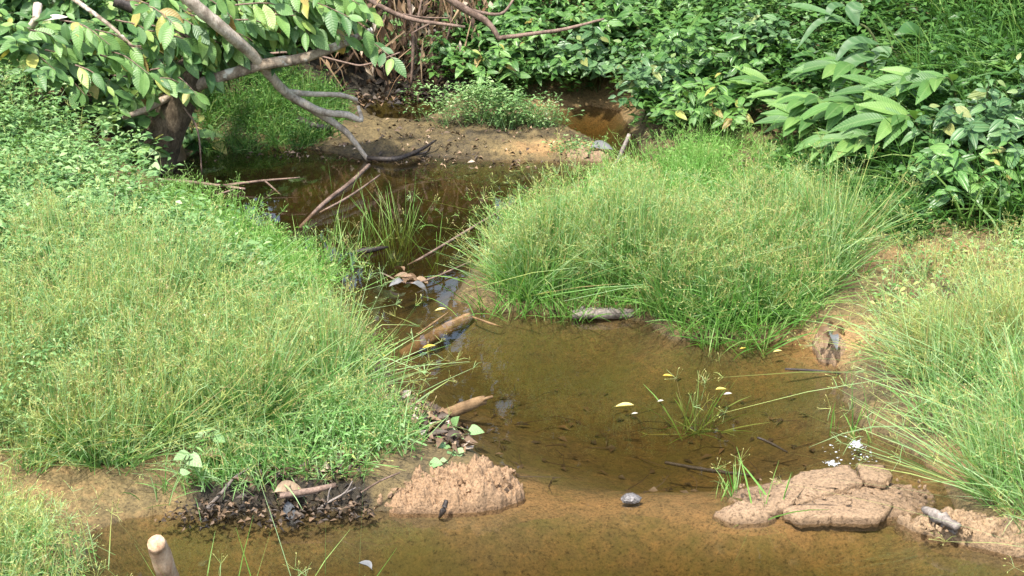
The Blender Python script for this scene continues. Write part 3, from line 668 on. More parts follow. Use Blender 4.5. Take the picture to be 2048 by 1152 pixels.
# right bank
right = [(1850, 715), (1830, 770), (1850, 845), (1910, 900), (1960, 940), (1990, 1000), (2040, 1045), (2120, 1080), (2500, 1150), (2500, 700), (2100, 680), (1980, 690), (1880, 705)]
mb = MB(); sedge_into(mb, rng, gaps(scatter(right, 135, rng), .25), 110, .44, spread=.95, heads=.3, disc=.04, tint=(.38, .8), wind=(-.15, 0))
blades_into(mb, rng, scatter(right, 70, rng), 40, .45, w=.005, spread=.95, droop=.5, tint=(.35, .7), wind=(-.2, 0))
stuff('sedge_thicket', mb, 'sedge', 'bright yellow green sedge thicket on the right bank', 'sedge')
mb = MB(); sedge_into(mb, rng, scatter(right, 80, rng), 7, .58, spread=1.1, heads=.95, disc=.03, tint=(.5, .74), rays=9, droop=.5, wind=(-.25, 0))
stuff('sedge_sprigs', mb, 'sedge', 'tall stray sedge stems rising from the right bank thicket', 'sedge')
thin = [(1740, 690), (1840, 670), (2000, 640), (2200, 620), (2200, 520), (2040, 500), (1900, 520), (1800, 560), (1740, 620)]
mb = MB(); sedge_into(mb, rng, scatter(thin, 34, rng, .12), 22, .17, spread=1.0, heads=.6, tint=(.35, .75)); herb_into(mb, rng, scatter(thin, 60, rng, .12), 5, h=.1, ls=.03, spread=.05)
stuff('sedge_sprigs', mb, 'sedge', 'thin low sedge over the bare orange soil of the right bank', 'sedge')
# corner at the lower left
corner = [(-260, 1010), (0, 1010), (120, 1075), (165, 1110), (140, 1200), (-300, 1260)]
mb = MB(); sedge_into(mb, rng, scatter(corner, 46, rng), 40, .24, spread=1.1, heads=.6, tint=(.3, .75)); herb_into(mb, rng, scatter(corner, 50, rng), 5, h=.08, ls=.02, spread=.05)
stuff('sedge_sprigs', mb, 'sedge', 'short sedge on the sandy corner at the lower left', 'sedge')
# grass on the right slope
slope_g = [(1790, 430), (1900, 480), (2300, 500), (2500, 200), (2300, 60), (1830, 60), (1860, 150), (1840, 260), (1730, 340)]
mb = MB(); blades_into(mb, rng, scatter(slope_g, 620, rng, .12), 26, .55, w=.0085, spread=.75, droop=1.0, tint=(.15, .95), wind=(-.25, -.25))
stuff('tall_grass', mb, 'grass', 'long arching dark green grass on the right hand slope')
mb = MB(); foot = [(1560, 350), (1660, 330), (1760, 420), (1850, 480), (1820, 530), (1740, 470), (1640, 400), (1540, 380)]
blades_into(mb, rng, scatter(foot, 90, rng, .1), 30, .26, w=.005, spread=.9, droop=.7, tint=(.3, 1.0)); herb_into(mb, rng, scatter(foot, 80, rng, .1), 6, h=.15, ls=.04, spread=.06, tint=(0, .7))
stuff('fresh_grass', mb, 'grass', 'soft green grass in the hollow at the foot of the right slope')
# grass behind the tree trunk
bk = [(400, 280), (520, 285), (640, 262), (700, 215), (640, 180), (520, 190), (400, 230)]
mb = MB(); blades_into(mb, rng, scatter(bk, 260, rng, .1), 26, .17, w=.005, spread=1.0, droop=.8, tint=(.25, 1.0), disc=.04)
herb_into(mb, rng, scatter(bk, 120, rng, .1), 8, h=.12, ls=.022, spread=.05, tint=(.2, .9), asp=.3)
stuff('fresh_grass', mb, 'grass', 'soft green grass on the bank behind the leaning trunk')

# ------------------------------------------------------------------ tufts that stand alone in the water
def tuft(px, n, L, label, seed, fresh=True, heads=.2, spread=.4, disc=.03, w=.005, droop=.4):
    r = np.random.default_rng(seed); p = P(*px); p[2] = 0
    q = hgt(p[0:1], p[1:2])[0]; base = np.array([[p[0], p[1], min(q, 0) - .0]])
    L = L + max(0.0, -q) * .95
    t = thing('sedge_tuft', base[0], label, 'sedge')
    mb = MB(); blades_into(mb, r, base, n, L, w=w, spread=spread, droop=droop, tint=(.35, 1.0), disc=disc)
    mb.build('blade_cluster', M['sedge_fresh'], t, base[0])['kind'] = 'stuff'
    if heads:
        mb = MB(); sedge_into(mb, r, base, max(3, int(n * heads)), L * 1.05, spread=spread * 1.3, heads=.9, disc=disc, tint=(.3, .6)); mb.build('seed_stem_cluster', M['sedge'], t, base[0])['kind'] = 'stuff'
    return t
tuft((795, 440), 60, .30, 'upright bright green tuft in the pool below the mud bar', 1, heads=.1, disc=.06)
tuft((670, 375), 10, .22, 'few thin green blades standing in the dark water by the dead branch', 2, heads=0, spread=.2, disc=.02)
tuft((690, 490), 46, .28, 'scattered green tuft left of the upright tuft in the pool', 3, heads=.4, disc=.15, spread=.6)
tuft((640, 545), 60, .30, 'thick green tuft at the pool edge under the reflection of the dead branch', 4, heads=.4, disc=.12, spread=.7)
tuft((870, 470), 8, .22, 'few short blades to the right of the upright tuft', 5, heads=.3, disc=.05)
tuft((1400, 792), 46, .15, 'half drowned sedge tuft with yellow leaves in the middle pool', 6, heads=.25, disc=.05, spread=1.35)
tuft((1470, 985), 14, .14, 'tiny green sprig in the shallows left of the sand mound', 7, heads=.4, disc=.03)
tuft((1546, 1030), 10, .26, 'flattened grass sprout on the near edge of the sand mound', 8, heads=0, spread=1.4, w=.007)
tuft((1715, 868), 14, .2, 'short green sprigs in the shallows above the white bubbles', 9, heads=.5, disc=.05)
0 and tuft((1290, 660), 20, .3, 'drooping tuft over the water below the bleached floating log', 10, heads=.2, spread=1.1)
tuft((395, 1200), 12, .42, 'tall umbrella headed sedge at the lower frame edge by the bright stick', 13, heads=.9, spread=.5, disc=.05)
tuft((520, 1235), 12, .42, 'slim sedge stems at the lower frame edge right of the bright stick', 14, heads=.7, spread=.6, disc=.07)
tuft((620, 1240), 10, .40, 'single leaning sedge leaves at the lower frame edge near the small blue leaf', 15, heads=.5, spread=.8, disc=.06)
# reeds at the near tall clumps of the left bank, single long stems leaning out over the pool
def lean_stems(px_list, label, seed):
    r = np.random.default_rng(seed); q = T(*px_list[0][0]); t = thing('leaning_sedge', q, label, 'sedge'); mb = MB()
    for (a, z0), (u, v, z1) in [((x[0], 0), x[1]) for x in px_list]:
        b = T(*a); e = P(u, v, z1); m = (b + e) / 2 + np.array([0, 0, .06])
        mb.ribbons(np.stack([[b, m, e]]), np.array([[.005, .0045, .002]]), np.array([.55 + .2 * r.random()]), r)
        b2 = np.array([e]); sedge_into(mb, r, b2, 6, .09, spread=1.2, heads=.3, disc=.003, tint=(.5, .7))
    mb.build('stem_cluster', M['sedge'], t, q)['kind'] = 'stuff'
lean_stems([((690, 700), (838, 650, .12)), ((700, 740), (850, 745, .1)), ((690, 640), (765, 570, .3)), ((660, 620), (712, 520, .35))],
    'long pale sedge stems leaning from the left bank over the pool', 31)

# ------------------------------------------------------------------ shrubs with single leaves
LEAF = {}
LEAF['shrub'] = [leaf_mesh('leaf', M['shrub_leaf'], w_, f_, d, 6, .42) for w_, f_, d in ((.46, .06, .10), (.42, .14, .24), (.50, .2, .38))]
M['shrub_pale'] = leaf_mat('pale shrub leaf', [(0, (.07, .17, .035)), (.5, (.11, .25, .05)), (.9, (.17, .33, .075)), (.95, (.36, .36, .08)), (1, (.30, .20, .06))], rough=.45, vein=.18, parallel=True, freq=2.2)
M['shrub_grey'] = leaf_mat('grey green shrub leaf', [(0, (.06, .14, .05)), (.6, (.10, .21, .08)), (.93, (.15, .28, .10)), (1, (.28, .30, .10))], rough=.38, vein=.2, parallel=True, freq=2.2)
LEAF['shrub_pale'] = [leaf_mesh('leaf', M['shrub_pale'], w_, f_, d, 6, .45) for w_, f_, d in ((.40, .06, .10), (.36, .16, .28), (.44, .2, .4))]
LEAF['shrub_grey'] = [leaf_mesh('leaf', M['shrub_grey'], w_, f_, d, 6, .40) for w_, f_, d in ((.50, .06, .10), (.45, .14, .26), (.40, .2, .4))]
LEAF['tree'] = [leaf_mesh('leaf', M['tree_leaf'], w_, f_, d, 7, .5, wave=.012) for w_, f_, d in ((.44, .05, .06), (.40, .16, .25), (.46, .22, .42), (.36, .3, .15))]
LEAF['broad'] = [leaf_mesh('leaf', M['broad_leaf'], .55, .12, d, 6, .45) for d in (.12, .25)]
LEAF['cane'] = [leaf_mesh('leaf', M['cane_leaf'], .27, .14, d, 8, .45) for d in (.15, .3, .45)]
LEAF['vine'] = [leaf_mesh('leaf', M['vine_leaf'], .8, .08, d, 6, .3) for d in (.1, .22)]
def shrub(kind, base, H, Rr, shoots, leaf_len, label, seed, nodes_=4, cat='shrub', group=None, name='shrub', toward=(-.15, -.55, 0), flat=.75, maxleaf=290, tier=.075):
    """arching shoots from one foot, opposite leaf pairs along their upper part"""
    r = np.random.default_rng(seed); t = thing(name, base, label, cat, group); mb = MB(); cnt = 0
    for s in range(shoots):
        a = r.random() * 6.283; q = math.sqrt(r.random())
        tip = np.array([math.cos(a) * q * Rr + toward[0] * Rr * .6, math.sin(a) * q * Rr + toward[1] * Rr * .6, H * (.35 + .65 * (1 - q * q) * r.random() ** .3 + .1 * r.random())])
        midp = tip * np.array([.35, .35, .62]); ang0 = r.random() * 3
        line, _ = smooth_line(np.array([[0, 0, 0], midp, tip]), np.ones(3), 6)
        mb.tube(np.array([[r.normal() * .02, r.normal() * .02, -.03], midp, tip]), np.array([.006, .004, .002]), 4, sub=3, cap=False)
        d = line[-1] - line[-3]; d /= np.linalg.norm(d)
        for k in range(nodes_):
            if cnt >= maxleaf: break
            c = line[-1] - d * tier * k * (.8 + .4 * r.random())
            sz = leaf_len * (.55 if k == 0 else .65 + .6 * r.random())
            for e in (0, math.pi):
                an = ang0 + k * math.pi / 2 + e + r.normal() * .25
                dv = np.array([math.cos(an), math.sin(an), -.25 + .25 * r.normal() + (.35 if k == 0 else 0)]) + np.array([toward[0], toward[1], 0]) * .5
                nr = np.array([0, 0, 1.]) * flat + np.array([toward[0], toward[1], 0]) * .7 + r.normal(size=3) * .22 + d * .2
                put_leaf(LEAF[kind][r.integers(len(LEAF[kind]))], t, c, dv, nr, sz); cnt += 1
    mb.build('stem_cluster', M['stem'], t)
    return t
SH = [  # foot pixel, height, radius, shoots, leaf length, label
    ((930, 150), .42, .36, 24, .10, 'dark glossy shrub left of the thicket where it meets the dead vines'),
    ((1000, 175), .46, .38, 28, .105, 'glossy shrub leaning over the dark water behind the small green weed'),
    ((1090, 160), .48, .40, 30, .105, 'glossy shrub in the thicket straight under the bent bare branch'),
    ((1185, 175), .50, .40, 30, .11, 'glossy shrub above the brown inlet behind the mud bar'),
    ((1030, 80), .45, .40, 26, .10, 'glossy shrub at the top edge right of the bare branch fork'),
    ((1140, 70), .45, .42, 26, .10, 'glossy shrub at the top edge behind the thin end of the bare branch'),
    ((1250, 90), .45, .42, 28, .105, 'glossy shrub high on the slope above the brown inlet'),
    ((1300, 240), .50, .36, 30, .115, 'leafy shrub hanging over the right corner of the brown inlet'),
    ((1370, 170), .50, .40, 28, .115, 'leafy shrub on the slope left of the long pale cane leaves'),
    ((1420, 270), .46, .36, 26, .115, 'low leafy shrub at the foot of the slope behind the middle sedge'),
    ((1470, 190), .48, .40, 28, .115, 'leafy shrub right below the weathered log on the slope'),
    ((1540, 110), .40, .40, 22, .10, 'leafy shrub between the weathered log and the big arching leaves'),
    ((1380, 60), .40, .42, 22, .10, 'leafy shrub at the top edge left of the weathered log'),
    ((1840, 300), .42, .36, 22, .115, 'leafy shrub under the big arching leaves of the tall cane plant'),
    ((1960, 330), .50, .40, 30, .12, 'grey green shrub at the right edge above the dark hollow'),
    ((2050, 290), .52, .40, 28, .12, 'grey green shrub cut by the right frame edge below the tall grass'),
    ((1900, 420), .44, .36, 26, .115, 'lowest shrub of the right slope, over the orange bare soil'),
    ((2040, 420), .46, .38, 26, .12, 'shrub in the lower right of the slope at the frame edge'),
    ((1750, 330), .36, .30, 18, .11, 'small shrub in the hollow behind the right end of the middle sedge'),
]
for k, (px, H, Rr, ns, ll, lab) in enumerate(SH):
    shrub('shrub_grey' if 'grey' in lab else ('shrub', 'shrub_pale', 'shrub', 'shrub_grey')[k % 4], T(*px), H, Rr, ns, ll * (.85, 1.05, .95, 1.1, 1)[k % 5], lab, 100 + k, group='glossy shrubs on the far slope')
# understorey that fills the slope behind and between the shrubs
rng = np.random.default_rng(77)
mb = MB(); un = [(915, 182), (1000, 200), (1240, 198), (1300, 280), (1450, 290), (1650, 320), (1800, 440), (2100, 470), (2500, 300), (2300, 60), (850, 60), (905, 140)]
b = scatter(un, 1700, rng, .06); herb_into(mb, rng, b, 9, h=.26, ls=.07, spread=.1, tint=(0, 1), asp=.45)
stuff('undergrowth', mb, 'under', 'dark green undergrowth between the shrubs of the far slope', 'undergrowth')
mb = MB(); hb = [(1330, 60), (1500, 110), (1640, 140), (1700, 60), (1850, 40), (1850, -60), (1300, -60)]
herb_into(mb, rng, scatter(hb, 420, rng, .5), 10, h=.26, ls=.035, spread=.1, tint=(.1, .8), asp=.35)
stuff('herb_cover', mb, 'herb', 'light green weeds round the weathered log at the top of the slope', 'herbs')

# tall cane plant with long arching leaves
def strip_leaf(parent, pts, width, mat, up=(0, -.5, 1), n=10):
    c, _ = smooth_line(np.array(pts), np.ones(len(pts)), max(3, n // (len(pts) - 1)))
    K = len(c); q = np.linspace(0, 1, K); tg = np.gradient(c, axis=0); tg /= np.linalg.norm(tg, axis=1, keepdims=True)
    x = np.cross(tg, np.array(up)); x /= np.linalg.norm(x, axis=1, keepdims=True) + 1e-9; z = np.cross(x, tg)
    h = width * .5 * np.sin(np.pi * q ** .75) ** .8; h = np.maximum(h, .001)
    L = c - x * h[:, None] + z * h[:, None] * .25; Rr = c + x * h[:, None] + z * h[:, None] * .25
    V = np.stack([L, c, Rr], 1).reshape(-1, 3); o0 = np.array(parent.location); base = c[0]
    i = np.arange(K - 1)[:, None] * 3
    F = np.concatenate([i + np.array([[0, 1, 4, 3]]), i + np.array([[1, 2, 5, 4]])])
    o = obj('leaf', np_mesh('leaf', V - base, F, smooth=True), mat, parent); o.location = base - o0; return o
yc = 12.0
gp = D(1800, 210, yc); gp = np.array([gp[0], gp[1], hgt(gp[0:1], gp[1:2])[0]])
g = thing('cane_plant', gp, 'tall cane plant with long blue green arching leaves on the right slope', 'plant')
for pts, wd, m, dy in [
    ([(1783, 92), (1766, 55), (1750, 26)], .085, 'cane_leaf', 0), ([(1783, 95), (1752, 122), (1757, 172)], .13, 'big_cane_leaf', -.1),
    ([(1760, 88), (1706, 84), (1664, 132)], .075, 'big_cane_leaf', -.15), ([(1752, 112), (1700, 128), (1662, 205)], .11, 'big_cane_leaf', -.2),
    ([(1705, 44), (1640, 44), (1592, 100)], .055, 'big_cane_leaf', .05), ([(1850, 92), (1826, 60), (1796, 66)], .14, 'broad_leaf', 0),
    ([(1725, 8), (1706, 22), (1716, 54)], .11, 'big_cane_leaf', .1), ([(1690, 10), (1664, 14), (1650, 44)], .06, 'big_cane_leaf', .1),
    ([(1700, 100), (1690, 66), (1680, 36)], .075, 'cane_leaf', .1), ([(1745, 115), (1718, 92), (1694, 98)], .14, 'big_cane_leaf', .15),
    ([(1575, 10), (1620, 16), (1690, 38)], .06, 'big_cane_leaf', .1), ([(1650, 165), (1645, 130), (1640, 110)], .08, 'cane_leaf', .1),
    ([(1640, 118), (1612, 108), (1580, 116)], .05, 'cane_leaf', 0), ([(1640, 132), (1618, 126), (1592, 132)], .05, 'cane_leaf', 0),
    ([(1400, 110), (1384, 80), (1390, 62)], .06, 'cane_leaf', .35), ([(1378, 60), (1396, 36), (1408, 14)], .055, 'cane_leaf', .4)]:
    strip_leaf(g, [D(u, v, yc + dy - .05 * k) for k, (u, v) in enumerate(pts)], wd, M[m])
mb = MB()
mb.tube(np.array([gp - [0, 0, .03], D(1805, 140, yc), D(1783, 92, yc)]) - gp, np.array([.014, .011, .006]), 6)
mb.tube(np.array([gp - [.03, 0, .03], D(1745, 70, yc + .05), D(1705, 42, yc + .05)]) - gp, np.array([.012, .009, .005]), 6)
mb.build('stem_cluster', M['stem'], g)
def cane(px, lean, L, nl, ll, label, seed):
    """leafy shoot leaning over, leaves alternate in two rows"""
    r = np.random.default_rng(seed); b = T(*px); t = thing('cane_shoot', b, label, 'plant', 'pale leafy shoots below the tall cane plant')
    e = np.array([lean[0], lean[1], lean[2]]) * L; m = np.array([e[0] * .35, e[1] * .35, e[2] * .75 + .05])
    line, _ = smooth_line(np.array([[0, 0, -.02], m, e]), np.ones(3), 12)
    mb = MB(); mb.tube(np.array([[0, 0, -.03], m, e]), np.array([.008, .006, .003]), 5, sub=4, cap=False); mb.build('stem', M['stem'], t)
    for k in range(nl):
        q = .28 + .72 * k / (nl - 1); i = min(int(q * (len(line) - 1)), len(line) - 2); c = line[i]; d = line[i + 1] - line[i]; d /= np.linalg.norm(d)
        s = np.cross(d, [0, 0, 1]); s /= np.linalg.norm(s); s *= (-1) ** k
        dv = d * .7 + s * .7 + np.array([-.35, -.35, .1]) + r.normal(size=3) * .12
        put_leaf(LEAF['cane'][r.integers(3)], t, c, dv, np.array([.1, -.5, 1]) + r.normal(size=3) * .15, ll * (.8 + .4 * r.random()))
for k, (px, ln, L, nl, ll, lab) in enumerate([
    ((1610, 285), (-.45, -.35, .8), .42, 9, .24, 'pale leafy cane shoot farthest left, beside the round leaved shrubs'),
    ((1670, 300), (-.5, -.3, .75), .45, 10, .25, 'pale leafy cane shoot second from the left under the arching leaves'),
    ((1740, 310), (-.5, -.3, .75), .45, 10, .26, 'pale leafy cane shoot in the middle under the arching leaves'),
    ((1800, 290), (-.45, -.35, .75), .48, 10, .27, 'pale leafy cane shoot second from the right under the arching leaves'),
    ((1870, 270), (-.5, -.3, .75), .48, 10, .27, 'pale leafy cane shoot farthest right next to the tall grass'),
    ((1700, 345), (-.5, -.35, .6), .36, 8, .22, 'lowest pale cane shoot, hanging over the dark hollow'),
    ((1560, 250), (-.5, -.4, .7), .40, 9, .24, 'narrow leaved cane shoot among the round leaved shrubs of the slope'),
    ((1640, 320), (-.5, -.4, .65), .42, 10, .27, 'cane shoot at the foot of the slope behind the middle sedge'),
    ((1770, 355), (-.55, -.35, .6), .42, 10, .28, 'cane shoot leaning over the hollow left of the grey green shrubs'),
    ((1850, 330), (-.55, -.35, .65), .46, 11, .30, 'broad cane shoot between the arching leaves and the grey green shrubs'),
    ((1730, 230), (-.5, -.35, .75), .46, 11, .30, 'upright cane shoot right under the big arching leaves'),
    ((1920, 260), (-.5, -.35, .7), .46, 10, .28, 'cane shoot at the lower edge of the tall grass on the right')]):
    cane(px, ln, L, nl, ll, lab, 300 + k)
# upright young leaf near the hollow
o = thing('single_leaf_plant', T(1700, 345), 'single upright oval leaf in the dark hollow of the slope', 'plant'); put_leaf(LEAF['broad'][0], o, (0, 0, 0), (-.1, -.2, 1), (0, -1, .3), .17)
o = thing('single_leaf_plant', T(1760, 392), 'yellow green strap leaf lying over the grass of the hollow', 'plant'); put_leaf(LEAF['cane'][0], o, (0, 0, .06), (-1, -.2, .4), (0, -.6, 1), .2)

# ------------------------------------------------------------------ the leaning tree on the left
ty = 11.75
tb = P(312, 335, 0.02); tb[2] = hgt(tb[0:1], tb[1:2])[0]; ty = tb[1]
tree = thing('leaning_tree', tb, 'leaning tree with ribbed drooping leaves over the left side of the pool', 'tree')
def rl(pts): return np.array(pts) - tb
r = np.random.default_rng(41)
mb = MB(); mb.tube(rl([D(306, 345, ty) , D(326, 280, ty), D(352, 215, ty), D(372, 160, ty), D(380, 100, ty + .15), D(385, 30, ty + .3), D(390, -60, ty + .5)]), np.array([.125, .118, .11, .09, .075, .07, .065]), 12, .04, r); mb.build('trunk', M['bark'], tree, smooth=True)
mb = MB(); mb.tube(rl([D(372, 180, ty), D(430, 158, ty - .05), D(520, 130, ty - .1), D(600, 118, ty - .1), D(690, 86, ty - .05), D(745, 60, ty)]), np.array([.034, .037, .035, .032, .026, .02]), 9, .05, r)
mb.build('limb', M['limb'], tree, smooth=True)
mb = MB(); mb.tube(rl([D(372, 170, ty), D(300, 215, ty - .15), D(245, 235, ty - .2)]), np.array([.03, .022, .015]), 7, .05, r); mb.build('limb', M['limb'], tree, smooth=True)
mb = MB(); mb.tube(rl([D(368, 215, ty - .1), D(395, 260, ty - .1), D(404, 350, ty - .1)]), np.array([.006, .006, .005]), 5); mb.build('hanging_twig', M['twig'], tree)
cnt = 0; extra = []
tw = MB()
def spray(a, b, ya, yb, n, ll, rr, owner=None, otw=None):
    """a leafy twig between two sight lines"""
    global cnt
    own = owner or tree; o0 = np.array(own.location); mbt = otw or tw
    A = D(a[0], a[1], ya); B = D(b[0], b[1], yb); m = (A + B) / 2 + np.array([0, 0, .04])
    ln, _ = smooth_line(np.array([A, m, B]), np.ones(3), 10); mbt.tube(np.array([A, m, B]) - o0, np.array([.006, .004, .002]), 4, sub=3, cap=False)
    for k in range(n):
        q = .12 + .88 * k / max(1, n - 1); i = min(int(q * (len(ln) - 1)), len(ln) - 2); c = ln[i]; d = ln[i + 1] - ln[i]; d /= np.linalg.norm(d)
        s = np.cross(d, [0, 0, 1]); s /= np.linalg.norm(s) + 1e-9; s *= (-1) ** k
        dv = d * .5 + s * .55 + np.array([.1, -.2, -.6]) + rr.normal(size=3) * .32
        nr = np.array([0, -.75, .75]) + rr.normal(size=3) * .35
        put_leaf(LEAF['tree'][rr.integers(4)], own, c - o0, dv, nr, ll * (.6 + .75 * rr.random())); cnt += 1
rr = np.random.default_rng(43)
for a, b in [((330, 20), (455, 60)), ((300, 50), (420, 110)), ((350, 90), (470, 95)), ((230, 40), (330, 90)), ((250, 90), (360, 130)), ((300, 140), (420, 150)), ((330, 150), (395, 190)),
             ((200, 110), (300, 170)), ((180, 150), (270, 200)), ((420, -10), (540, 40)), ((470, 10), (610, 30)), ((500, -20), (650, -5)), ((560, 0), (700, 35)), ((600, -20), (730, 20)), ((440, 60), (540, 110)),
             ((540, 30), (640, 60)), ((620, 10), (715, 55)), ((360, -10), (470, 20)), ((400, 90), (450, 135)), ((470, 40), (560, 70)), ((690, 70), (790, 120)), ((270, 10), (350, 50)), ((440, -30), (560, 0)), ((380, 30), (450, 75)), ((580, 20), (690, 75))]:
    spray(a, b, ty + rr.normal() * .18, ty - .15 + rr.normal() * .18, int(rr.integers(11, 14)), .135, rr)
tw.build('twig_cluster', M['twig'], tree)
def bough(root, runs, sprays, label, ycen, ll=.135):
    t = thing('leafy_bough', root, label, 'branch', 'leafy boughs hanging in from above'); m1 = MB(); m1.tube(np.array(runs) - root, np.linspace(.02, .008, len(runs)), 7, .05, rr); m1.build('stem', M['limb'], t, smooth=True); m2_ = MB()
    for a, b in sprays: spray(a, b, ycen + rr.normal() * .15, ycen - .1 + rr.normal() * .15, int(rr.integers(11, 14)), ll, rr, t, m2_)
    m2_.build('twig_cluster', M['twig'], t)
bough(D(520, -70, 12.0), [D(520, -70, 12.0), D(570, -20, 11.8), D(640, 0, 11.7), D(700, 30, 11.6)], [((460, -20), (560, 30)), ((480, 20), (570, 75)), ((520, -30), (620, 15)), ((540, 20), (620, 70)), ((560, -10), (660, 40)), ((590, 30), (680, 85)), ((610, -30), (720, 10)), ((640, 15), (735, 60)), ((650, -20), (740, 25)), ((430, 0), (520, 60)), ((500, 50), (600, 100)), ((560, 60), (640, 75))],
    'leafy bough hanging in from the top edge over the lichen spotted limb', 11.7)
bough(D(60, -60, 12.2), [D(60, -60, 12.2), D(150, 0, 11.9), D(230, 60, 11.7), D(290, 120, 11.6)], [((60, 60), (150, 110)), ((90, 100), (180, 150)), ((120, 40), (220, 90)), ((140, 80), (240, 120)), ((150, 130), (230, 190)), ((190, 60), (280, 110)), ((200, 100), (300, 150)), ((220, 150), (310, 190)), ((260, 90), (350, 150)), ((280, 60), (370, 100)), ((300, 160), (380, 180)), ((100, 140), (170, 190)), ((20, 90), (110, 140))],
    'leafy bough across the upper left in front of the broad leaved bushes', 11.55)
bough(D(255, -40, 11.9), [D(255, -40, 11.9), D(330, 10, 11.7), D(410, 40, 11.6), D(460, 70, 11.5)], [((300, -10), (390, 40)), ((330, 30), (420, 80)), ((380, -10), (470, 40)), ((400, 50), (480, 100)), ((340, 70), (430, 125)), ((420, 30), (500, 80)), ((360, 110), (430, 150)), ((250, 0), (340, 40))],
    'leafy bough over the top of the leaning trunk', 11.6)
# broad leaved bush on the left bank behind the herbs
def bank_bush(px, H, Rr, ns, ll, lab, seed, kind='broad', y=None):
    shrub(kind, T(*px), H, Rr, ns, ll, lab, seed, nodes_=4, cat='bush', name='broadleaf_bush', toward=(.15, -.6, 0), group='broad leaved bushes on the left bank', tier=.09)
bank_bush((40, 200), .62, .45, 26, .16, 'broad leaved bush at the left frame edge behind the herbs', 201, 'tree')
bank_bush((150, 210), .60, .42, 26, .155, 'broad leaved bush second from the left frame edge under the tree', 202, 'tree')
bank_bush((240, 260), .42, .34, 22, .15, 'broad leaved bush to the left of the leaning trunk', 203, 'tree')
bank_bush((60, 100), .6, .5, 24, .16, 'broad leaved bush in the upper left corner of the picture', 204, 'tree')
bank_bush((130, 110), .7, .5, 26, .16, 'broad leaved bush under the dark limb at the top left', 207, 'tree')
bank_bush((250, 150), .6, .4, 24, .16, 'broad leaved bush directly behind the crown of the leaning trunk', 208, 'tree')
bank_bush((380, 290), .20, .16, 7, .15, 'small low plant with oval leaves at the right foot of the leaning trunk', 205, 'tree')
bank_bush((290, 330), .26, .2, 8, .15, 'small plant with yellowish oval leaves at the left foot of the leaning trunk', 206, 'tree')
# pale split leaf
yy = 11.6
q = D(70, 40, yy); g = thing('big_pale_leaf', q, 'big silvery leaf with a bright underside in the upper left corner', 'leaf')
strip_leaf(g, [D(68, 42, yy), D(95, 30, yy - .05), D(120, 24, yy)], .12, M['broad_leaf']); strip_leaf(g, [D(72, 44, yy - .02), D(105, 36, yy - .1), D(136, 34, yy - .1)], .06, M['pale_leaf'])
mb = MB(); mb.tube(np.array([D(40, 70, yy + .1), D(70, 42, yy), D(75, 10, yy + .1)]) - q, np.array([.02, .025, .03]), 7, .05, r); mb.build('stalk', M['pale_wood'], g)

# ------------------------------------------------------------------ fallen branches, logs, twigs
def wood(name, mat, runs, label, cat, seed=0, rough=.05, sides=8, parts='branch', group=None):
    """runs: list of (points, radii); the first is the main piece, the others are branch parts"""
    r = np.random.default_rng(seed); o0 = np.array(runs[0][0][0])
    if len(runs) == 1:
        mb = MB(); mb.tube(np.array(runs[0][0]) - o0, runs[0][1], sides, rough, r); o = obj(name, mb.mesh(name, smooth=True), M[mat], None, o0); return tag(o, label, cat, group)
    t = thing(name, o0, label, cat, group)
    for k, (p, rad) in enumerate(runs):
        mb = MB(); mb.tube(np.array(p) - o0, rad, sides, rough, r); mb.build('stem' if k == 0 else parts, M[mat], t, smooth=True)
    return t
by = P(735, 320)[1]
def B(*l, dy=0): return [D(u, v, by + dy + e) for u, v, e in l]
wood('fallen_branch', 'pale_wood', [
    (B((350, -30, -.75), (395, 15, -.7), (450, 62, -.6), (495, 100, -.45), (535, 143, -.3), (572, 185, -.15), (640, 228, 0), (690, 262, 0), (715, 292, 0), (737, 322, 0)), np.array([.042, .04, .038, .036, .034, .03, .023, .02, .017, .014])),
    (B((572, 183, -.15), (620, 188, .0), (680, 190, .1), (715, 200, .12)), np.array([.02, .018, .016, .012])),
    (B((580, 192, -.12), (640, 222, -.1), (695, 230, -.02), (722, 240, 0), (716, 212, .05)), np.array([.024, .024, .022, .018, .01])),
    (B((735, 320, 0), (700, 345, .05), (650, 400, .1)) and [D(737, 322, by), P(742, 322, -.05), P(752, 330, -.2)], np.array([.016, .014, .012]))],
    'forked pale dead branch reaching from the tree down into the pool', 'branch', 51)
wood('fallen_branch', 'dark_wood', [([P(735, 316, .02), P(790, 318, .03), P(840, 300, .05), P(872, 280, .09)], np.array([.014, .018, .013, .006])), ([P(800, 314, .03), P(850, 305, .03), P(862, 292, .08)], np.array([.01, .008, .004]))],
    'dark forked driftwood on the waterline in front of the mud bar', 'branch', 52)
wood('bent_branch', 'twig', [(
    [D(880, -15, 11.9), D(930, 18, 11.9), D(975, 45, 11.9), D(1000, 80, 11.9)], np.array([.026, .024, .02, .014])),
    ([D(998, 76, 11.9), D(1060, 68, 11.9), D(1130, 58, 11.95), D(1208, 38, 12.0)], np.array([.014, .013, .011, .007])), ([D(935, 20, 11.9), D(1000, 28, 12), D(1030, -5, 12.1)], np.array([.012, .01, .007]))],
    'bare brown branch bent at a sharp elbow before the shrubs', 'branch', 53)
wood('bare_branch', 'twig', [([D(725, -10, 13.6), D(775, 20, 13.6), D(830, 40, 13.6), D(930, 54, 13.6)], np.array([.02, .018, .016, .01])), ([D(862, 46, 13.6), D(835, 60, 13.55), D(825, 66, 13.5)], np.array([.008, .006, .004])), ([D(780, 22, 13.6), D(840, 34, 13.7), D(900, 36, 13.7)], np.array([.007, .006, .004]))],
    'long thin bare branch across the dry vines at the top', 'branch', 54)
